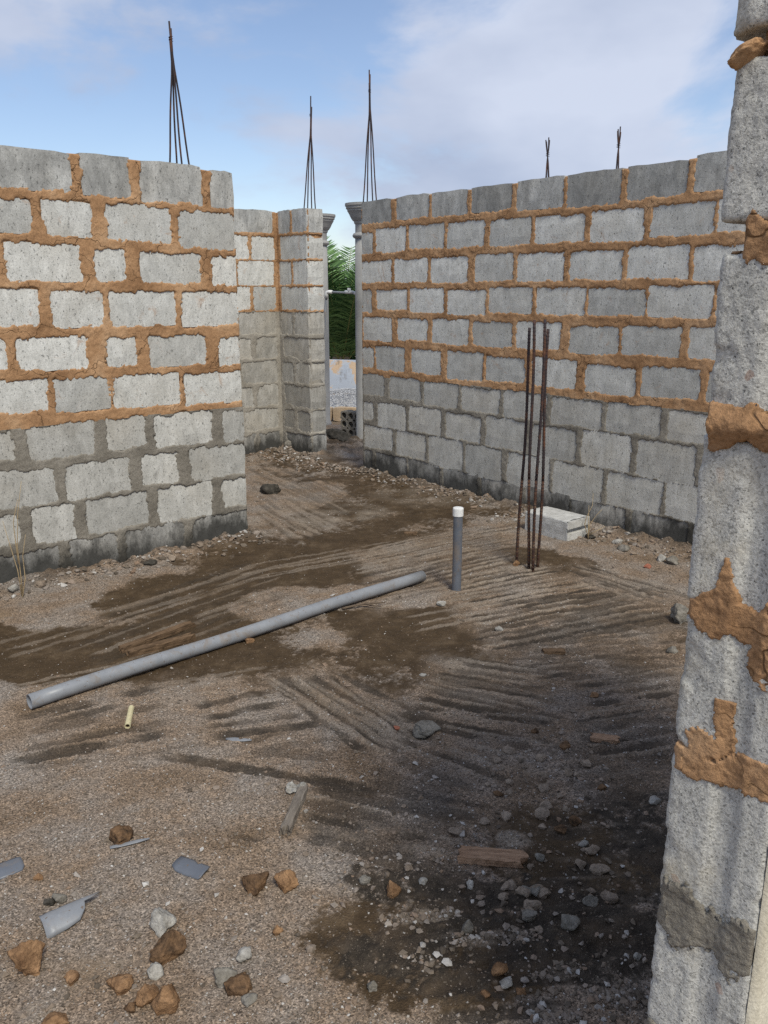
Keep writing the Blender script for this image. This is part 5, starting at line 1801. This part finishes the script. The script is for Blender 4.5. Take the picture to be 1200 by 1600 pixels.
v, fc = tube_vf([(tA[0], tA[1], 0.008), ((tA[0] + tB[0]) / 2, (tA[1] + tB[1]) / 2 + 0.01, 0.016), (tB[0], tB[1], 0.010)], [0.007, 0.006, 0.003], 7)
v2, fc2 = tube_vf([((tA[0] + tB[0]) / 2, (tA[1] + tB[1]) / 2 + 0.01, 0.016), (tB[0] - 0.02, tB[1] - 0.06, 0.008)], [0.005, 0.002], 6)
tag(mesh('twig', v + v2, fc + [tuple(len(v) + k for k in f) for f in fc2], M['twig'], smooth=True), 'dark twig on the floor below the far end of the long pipe', 'twig')


def shard(name, label, outline, rad, thick, mk, rz, loc, tilt=(0, 0), arc_off=0.0):
    """a broken piece of pipe wall: outline given as (along, lo, hi) with lo/hi arc lengths"""
    V = []; Fc = []
    m = 9
    n = len(outline)
    for lay in (0, 1):
        R = rad - lay * thick
        for (a, lo, hi) in outline:
            for j in range(m):
                s = lo + (hi - lo) * j / (m - 1)
                th = s / rad + arc_off
                V.append((a, R * math.sin(th), R * math.cos(th) - rad))
    N0 = n * m
    for i in range(n - 1):
        for j in range(m - 1):
            a_ = i * m + j
            Fc.append((a_, a_ + m, a_ + m + 1, a_ + 1)); Fc.append((N0 + a_, N0 + a_ + 1, N0 + a_ + m + 1, N0 + a_ + m))
    for i in range(n - 1):
        a_ = i * m; Fc.append((a_, N0 + a_, N0 + a_ + m, a_ + m))
        a_ = i * m + m - 1; Fc.append((a_, a_ + m, N0 + a_ + m, N0 + a_))
    for j in range(m - 1):
        Fc.append((j, j + 1, N0 + j + 1, N0 + j)); a_ = (n - 1) * m + j; Fc.append((a_ + 1, a_, N0 + a_, N0 + a_ + 1))
    zmin = min(v[2] for v in V)
    V = [(v[0], v[1], v[2] - zmin) for v in V]
    o = mesh(name, V, Fc, M[mk], smooth=True)
    o.location = (loc[0], loc[1], ground_z(loc[0], loc[1]) + 0.001)
    o.rotation_euler = (tilt[0], tilt[1], rz)
    return tag(o, label, 'plastic scrap', 'broken pipe pieces on the gravel')


l1 = G(66, 1452)
l1b = G(160, 1412)
rz1 = math.atan2(l1b[1] - l1[1], l1b[0] - l1[0])
ln1 = float(np.linalg.norm(l1b - l1))
shard('pipe_shard', 'largest curved grey plastic shard with torn pointed end at lower left',
      [(0.0, -0.055, 0.032), (ln1 * 0.15, -0.052, 0.045), (ln1 * 0.35, -0.048, 0.044), (ln1 * 0.55, -0.04, 0.044), (ln1 * 0.68, -0.015, 0.042), (ln1 * 0.72, 0.012, 0.040), (ln1 * 0.85, 0.016, 0.036), (ln1, 0.028, 0.031)],
      0.056, 0.003, 'pvc', rz1, l1, arc_off=-0.1)
l2 = G(274, 1352)
shard('pipe_shard', 'dark grey notched plastic shard left of the two brown stones',
      [(0.0, -0.012, 0.03), (0.02, -0.024, 0.034), (0.05, -0.026, 0.036), (0.07, -0.024, 0.024), (0.075, -0.024, 0.034), (0.105, -0.022, 0.036), (0.11, -0.012, 0.02)],
      0.062, 0.003, 'pvc_dark', math.radians(-28), l2, tilt=(math.radians(14), 0))
l3 = G(-20, 1372)
shard('pipe_shard', 'flat grey plastic piece cut by the left edge of the picture',
      [(0.0, -0.03, 0.032), (0.05, -0.032, 0.034), (0.09, -0.03, 0.032), (0.10, -0.016, 0.026)], 0.09, 0.003, 'pvc_dark', math.radians(38), l3, tilt=(math.radians(10), 0))
l4 = G(172, 1328)
shard('plastic_strip', 'thin light grey plastic strip below the reddish brown stone',
      [(0.0, -0.006, 0.006), (0.03, -0.008, 0.008), (0.08, -0.007, 0.008), (0.118, -0.002, 0.003)], 0.05, 0.003, 'pvc', math.radians(22), l4)
l5 = G(353, 1156)
shard('plastic_strip', 'thin pale grey plastic sliver on gravel below the pipe middle',
      [(0.0, -0.004, 0.006), (0.03, -0.012, 0.016), (0.07, -0.010, 0.012), (0.10, -0.003, 0.004)], 0.06, 0.003, 'pvc', math.radians(-6), l5)
l6 = G(204, 1136)
ya = Vector(G(199, 1132, 0.012)); yb = Vector(G(205, 1103, 0.012))
v, fc = tube_vf([ya - ya, yb - ya], 0.0115, 16, cap=False)
v2, fc2 = tube_vf([ya - ya, yb - ya], 0.0088, 16, cap=False)
n0 = len(v); allv = v + v2; allf = fc + [tuple(n0 + k for k in reversed(f)) for f in fc2]
for e0 in (0, 16):
    for k in range(16):
        k2 = (k + 1) % 16
        q = (e0 + k, e0 + k2, n0 + e0 + k2, n0 + e0 + k)
        allf.append(q if e0 else tuple(reversed(q)))
yo = mesh('pipe_offcut', allv, allf, M['pvc_yellow'], smooth=False)
yo.location = (ya.x, ya.y, ground_z(ya.x, ya.y) + 0.010)
tag(yo, 'short cream yellow pipe offcut below the long grey pipe', 'plastic scrap')
# crumpled white scrap near the wood offcut
cs = G(463, 1236)
bm = bmesh.new()
bmesh.ops.create_grid(bm, x_segments=9, y_segments=9, size=0.032)
for v_ in bm.verts:
    q = v_.co
    v_.co.z = 0.012 + 0.011 * math.sin(q.x * 170 + q.y * 60) * math.cos(q.y * 140) + random.uniform(-.004, .004)
    v_.co.x += random.uniform(-.004, .004); v_.co.y *= 0.8
geom = bm.faces[:]
me = bpy.data.meshes.new('paper_scrap'); bm.to_mesh(me); bm.free(); me.materials.append(M['rock_white'])
so = link(bpy.data.objects.new('paper_scrap', me)); so.location = (cs[0], cs[1], ground_z(cs[0], cs[1]))
md = so.modifiers.new('thickness', 'SOLIDIFY'); md.thickness = 0.0015
tag(so, 'crumpled whitish scrap at the tip of the grey wooden offcut', 'scrap')


# ------------------------------------------------------------------ dry weeds
def weed(label, base, stems, mk):
    p = G(*base)
    root = empty('dry_weed', (p[0], p[1], ground_z(p[0], p[1])))
    tag(root, label, 'weed', 'dry weeds at the wall feet')
    for st in stems:
        pts = []
        for (x, y) in st:
            q = at_depth(x, y, p[1]); pts.append((q[0] - p[0], random.uniform(-.02, .02), q[2] - root.location.z))
        n = len(pts)
        v, fc = tube_vf(pts, [0.0035 * (1 - 0.7 * i / (n - 1)) for i in range(n)], 6)
        mesh('stem', v, fc, M[mk], root, smooth=True)


weed('tall thin dry stalks at the foot of the left wall', (36, 932), [
    [(36, 934), (31, 900), (29, 850), (30, 800), (33, 752)], [(36, 934), (28, 890), (18, 850), (3, 815)],
    [(37, 934), (38, 905), (34, 870), (40, 835)], [(31, 880), (24, 850), (22, 815), (28, 780)]], 'dry_stalk')
weed('small dry twiggy weed at the right wall foot beside the loose block', (918, 842), [
    [(918, 842), (922, 822), (932, 805), (941, 795)], [(918, 842), (920, 815), (921, 790)], [(920, 838), (932, 828), (945, 822)], [(919, 840), (914, 820), (916, 806), (926, 790), (928, 772)]], 'dry_stalk')
weed('faint dry shoots by the foot of the door jamb', (447, 706), [
    [(447, 706), (450, 695), (454, 684)], [(448, 706), (456, 697), (462, 690)]], 'dry_stalk')

# ------------------------------------------------------------------ loose gravel and wall-foot rubble
n = 230000
yy = 1.15 * np.exp(rng.random(n) * math.log(9.6 / 1.15))
xx = (rng.random(n) * 2 - 1) * (0.5 + 0.48 * yy)
Hq, mq, dq, pq = floor_at(xx, yy)
dens = np.clip(0.62 - 0.56 * mq - 0.60 * dq + 0.75 * pq, 0.03, 1.0) * np.clip(0.75 + 0.8 * fbm(xx * 2.4, yy * 2.4, 6.0, 4, 91), 0.12, 1.0)
kp = rng.random(n) < dens
inwall = np.zeros(n, bool)
for (O, S, N_, s0, s1) in ((LW_O, LW_S, LW_N, -3.2, 0.0), (RW_O, RW_S, RW_N, 0.0, 5.0), (ST_O, RW_S, RW_N, -0.5, 0.0), (BW_O, LW_S, LW_N, -2.5, 0.0)):
    a_ = (xx - O[0]) * S[0] + (yy - O[1]) * S[1]; b_ = (xx - O[0]) * N_[0] + (yy - O[1]) * N_[1]
    inwall |= (a_ > s0) & (a_ < s1) & (b_ < 0.0) & (b_ > -0.16)
kp &= ~inwall
xx, yy, Hq, dq = xx[kp], yy[kp], Hq[kp], dq[kp]
m_ = len(xx)
sz = (0.0013 + 0.0026 * rng.random(m_) ** 2.4) * (1 + 0.10 * yy)
big = rng.random(m_) < 0.012
sz[big] *= 2.6
ex = []
rx_ = np.random.default_rng(5)
for (cx_, cy_, sx_, sy_, cnt) in ((850, 1240, 110, 60, 260), (860, 1390, 120, 55, 190), (780, 1500, 180, 70, 170), (950, 1560, 70, 40, 160), (560, 1320, 120, 60, 160), (300, 1450, 220, 90, 90), (900, 1120, 100, 50, 120)):
    for _ in range(cnt):
        q = G(cx_ + rx_.normal(0, sx_), min(1650, cy_ + rx_.normal(0, sy_)))
        if q[1] > 1.2: ex.append(q[:2])
for (a, b, cnt) in (((705, 1472), (845, 1456), 130), ((827, 1522), (911, 1513), 80), ((920, 1553), (1013, 1567), 110), ((827, 1580), (910, 1592), 90), ((593, 1435), (720, 1418), 110), ((680, 1345), (760, 1300), 60), ((630, 1490), (690, 1500), 40)):
    for _ in range(cnt):
        f = rx_.random()
        q = G(a[0] + (b[0] - a[0]) * f + rx_.normal(0, 4), a[1] + (b[1] - a[1]) * f + rx_.normal(0, 5))
        ex.append(q[:2])
ex = np.array(ex)
off_p = (ex[:, 0] - PIL_O[0]) * D2[0] + (ex[:, 1] - PIL_O[1]) * D2[1]
off_q = -(ex[:, 0] - PIL_O[0]) * D1[0] - (ex[:, 1] - PIL_O[1]) * D1[1]
ex = ex[~((off_p > -0.02) & (off_q > -0.02)) & (ex[:, 1] > 1.0)]
se = 0.0030 + 0.0075 * rx_.random(len(ex)) ** 2.8
gx = scatter('gravel', np.stack([ex[:, 0], ex[:, 1], floor_at(ex[:, 0], ex[:, 1])[0] + se * 0.3], 1), se, M['gravel'], detail=1)
tag(gx, 'coarser loose gravel in the dark soil and along the scraped rows', 'gravel', kind='stuff')
gr = scatter('gravel', np.stack([xx, yy, Hq + sz * 0.25], 1), sz, M['gravel'])
tag(gr, 'fine loose gravel strewn over the floor', 'gravel', kind='stuff')

pts = []; szs = []
for (O, S, N_, s0, s1, wd, cnt) in ((LW_O, LW_S, LW_N, -2.4, 0.05, 0.20, 520), (RW_O, RW_S, RW_N, 0.0, 1.7, 0.17, 380), (RW_O, RW_S, RW_N, 1.9, 4.0, 0.34, 520),
                                    (ST_O, RW_S, RW_N, -0.5, 0.1, 0.30, 240), (BW_O, LW_S, LW_N, -1.0, 0.0, 0.35, 320), (ST_O, RW_S, RW_N, 0.1, 0.83, 0.3, 260)):
    s = s0 + (s1 - s0) * rng.random(cnt); d = np.abs(rng.normal(0, wd * 0.55, cnt)) + 0.01
    x = O[0] + S[0] * s + N_[0] * d; y = O[1] + S[1] * s + N_[1] * d
    z = floor_at(x, y)[0]
    q = 0.006 + 0.015 * rng.random(cnt) ** 2.5
    pts.append(np.stack([x, y, z + q * 0.3], 1)); szs.append(q)
ru = scatter('rubble', np.vstack(pts), np.concatenate(szs), M['gravel'], detail=1)
tag(ru, 'mortar crumbs and rubble along the foot of the walls', 'rubble', kind='stuff')
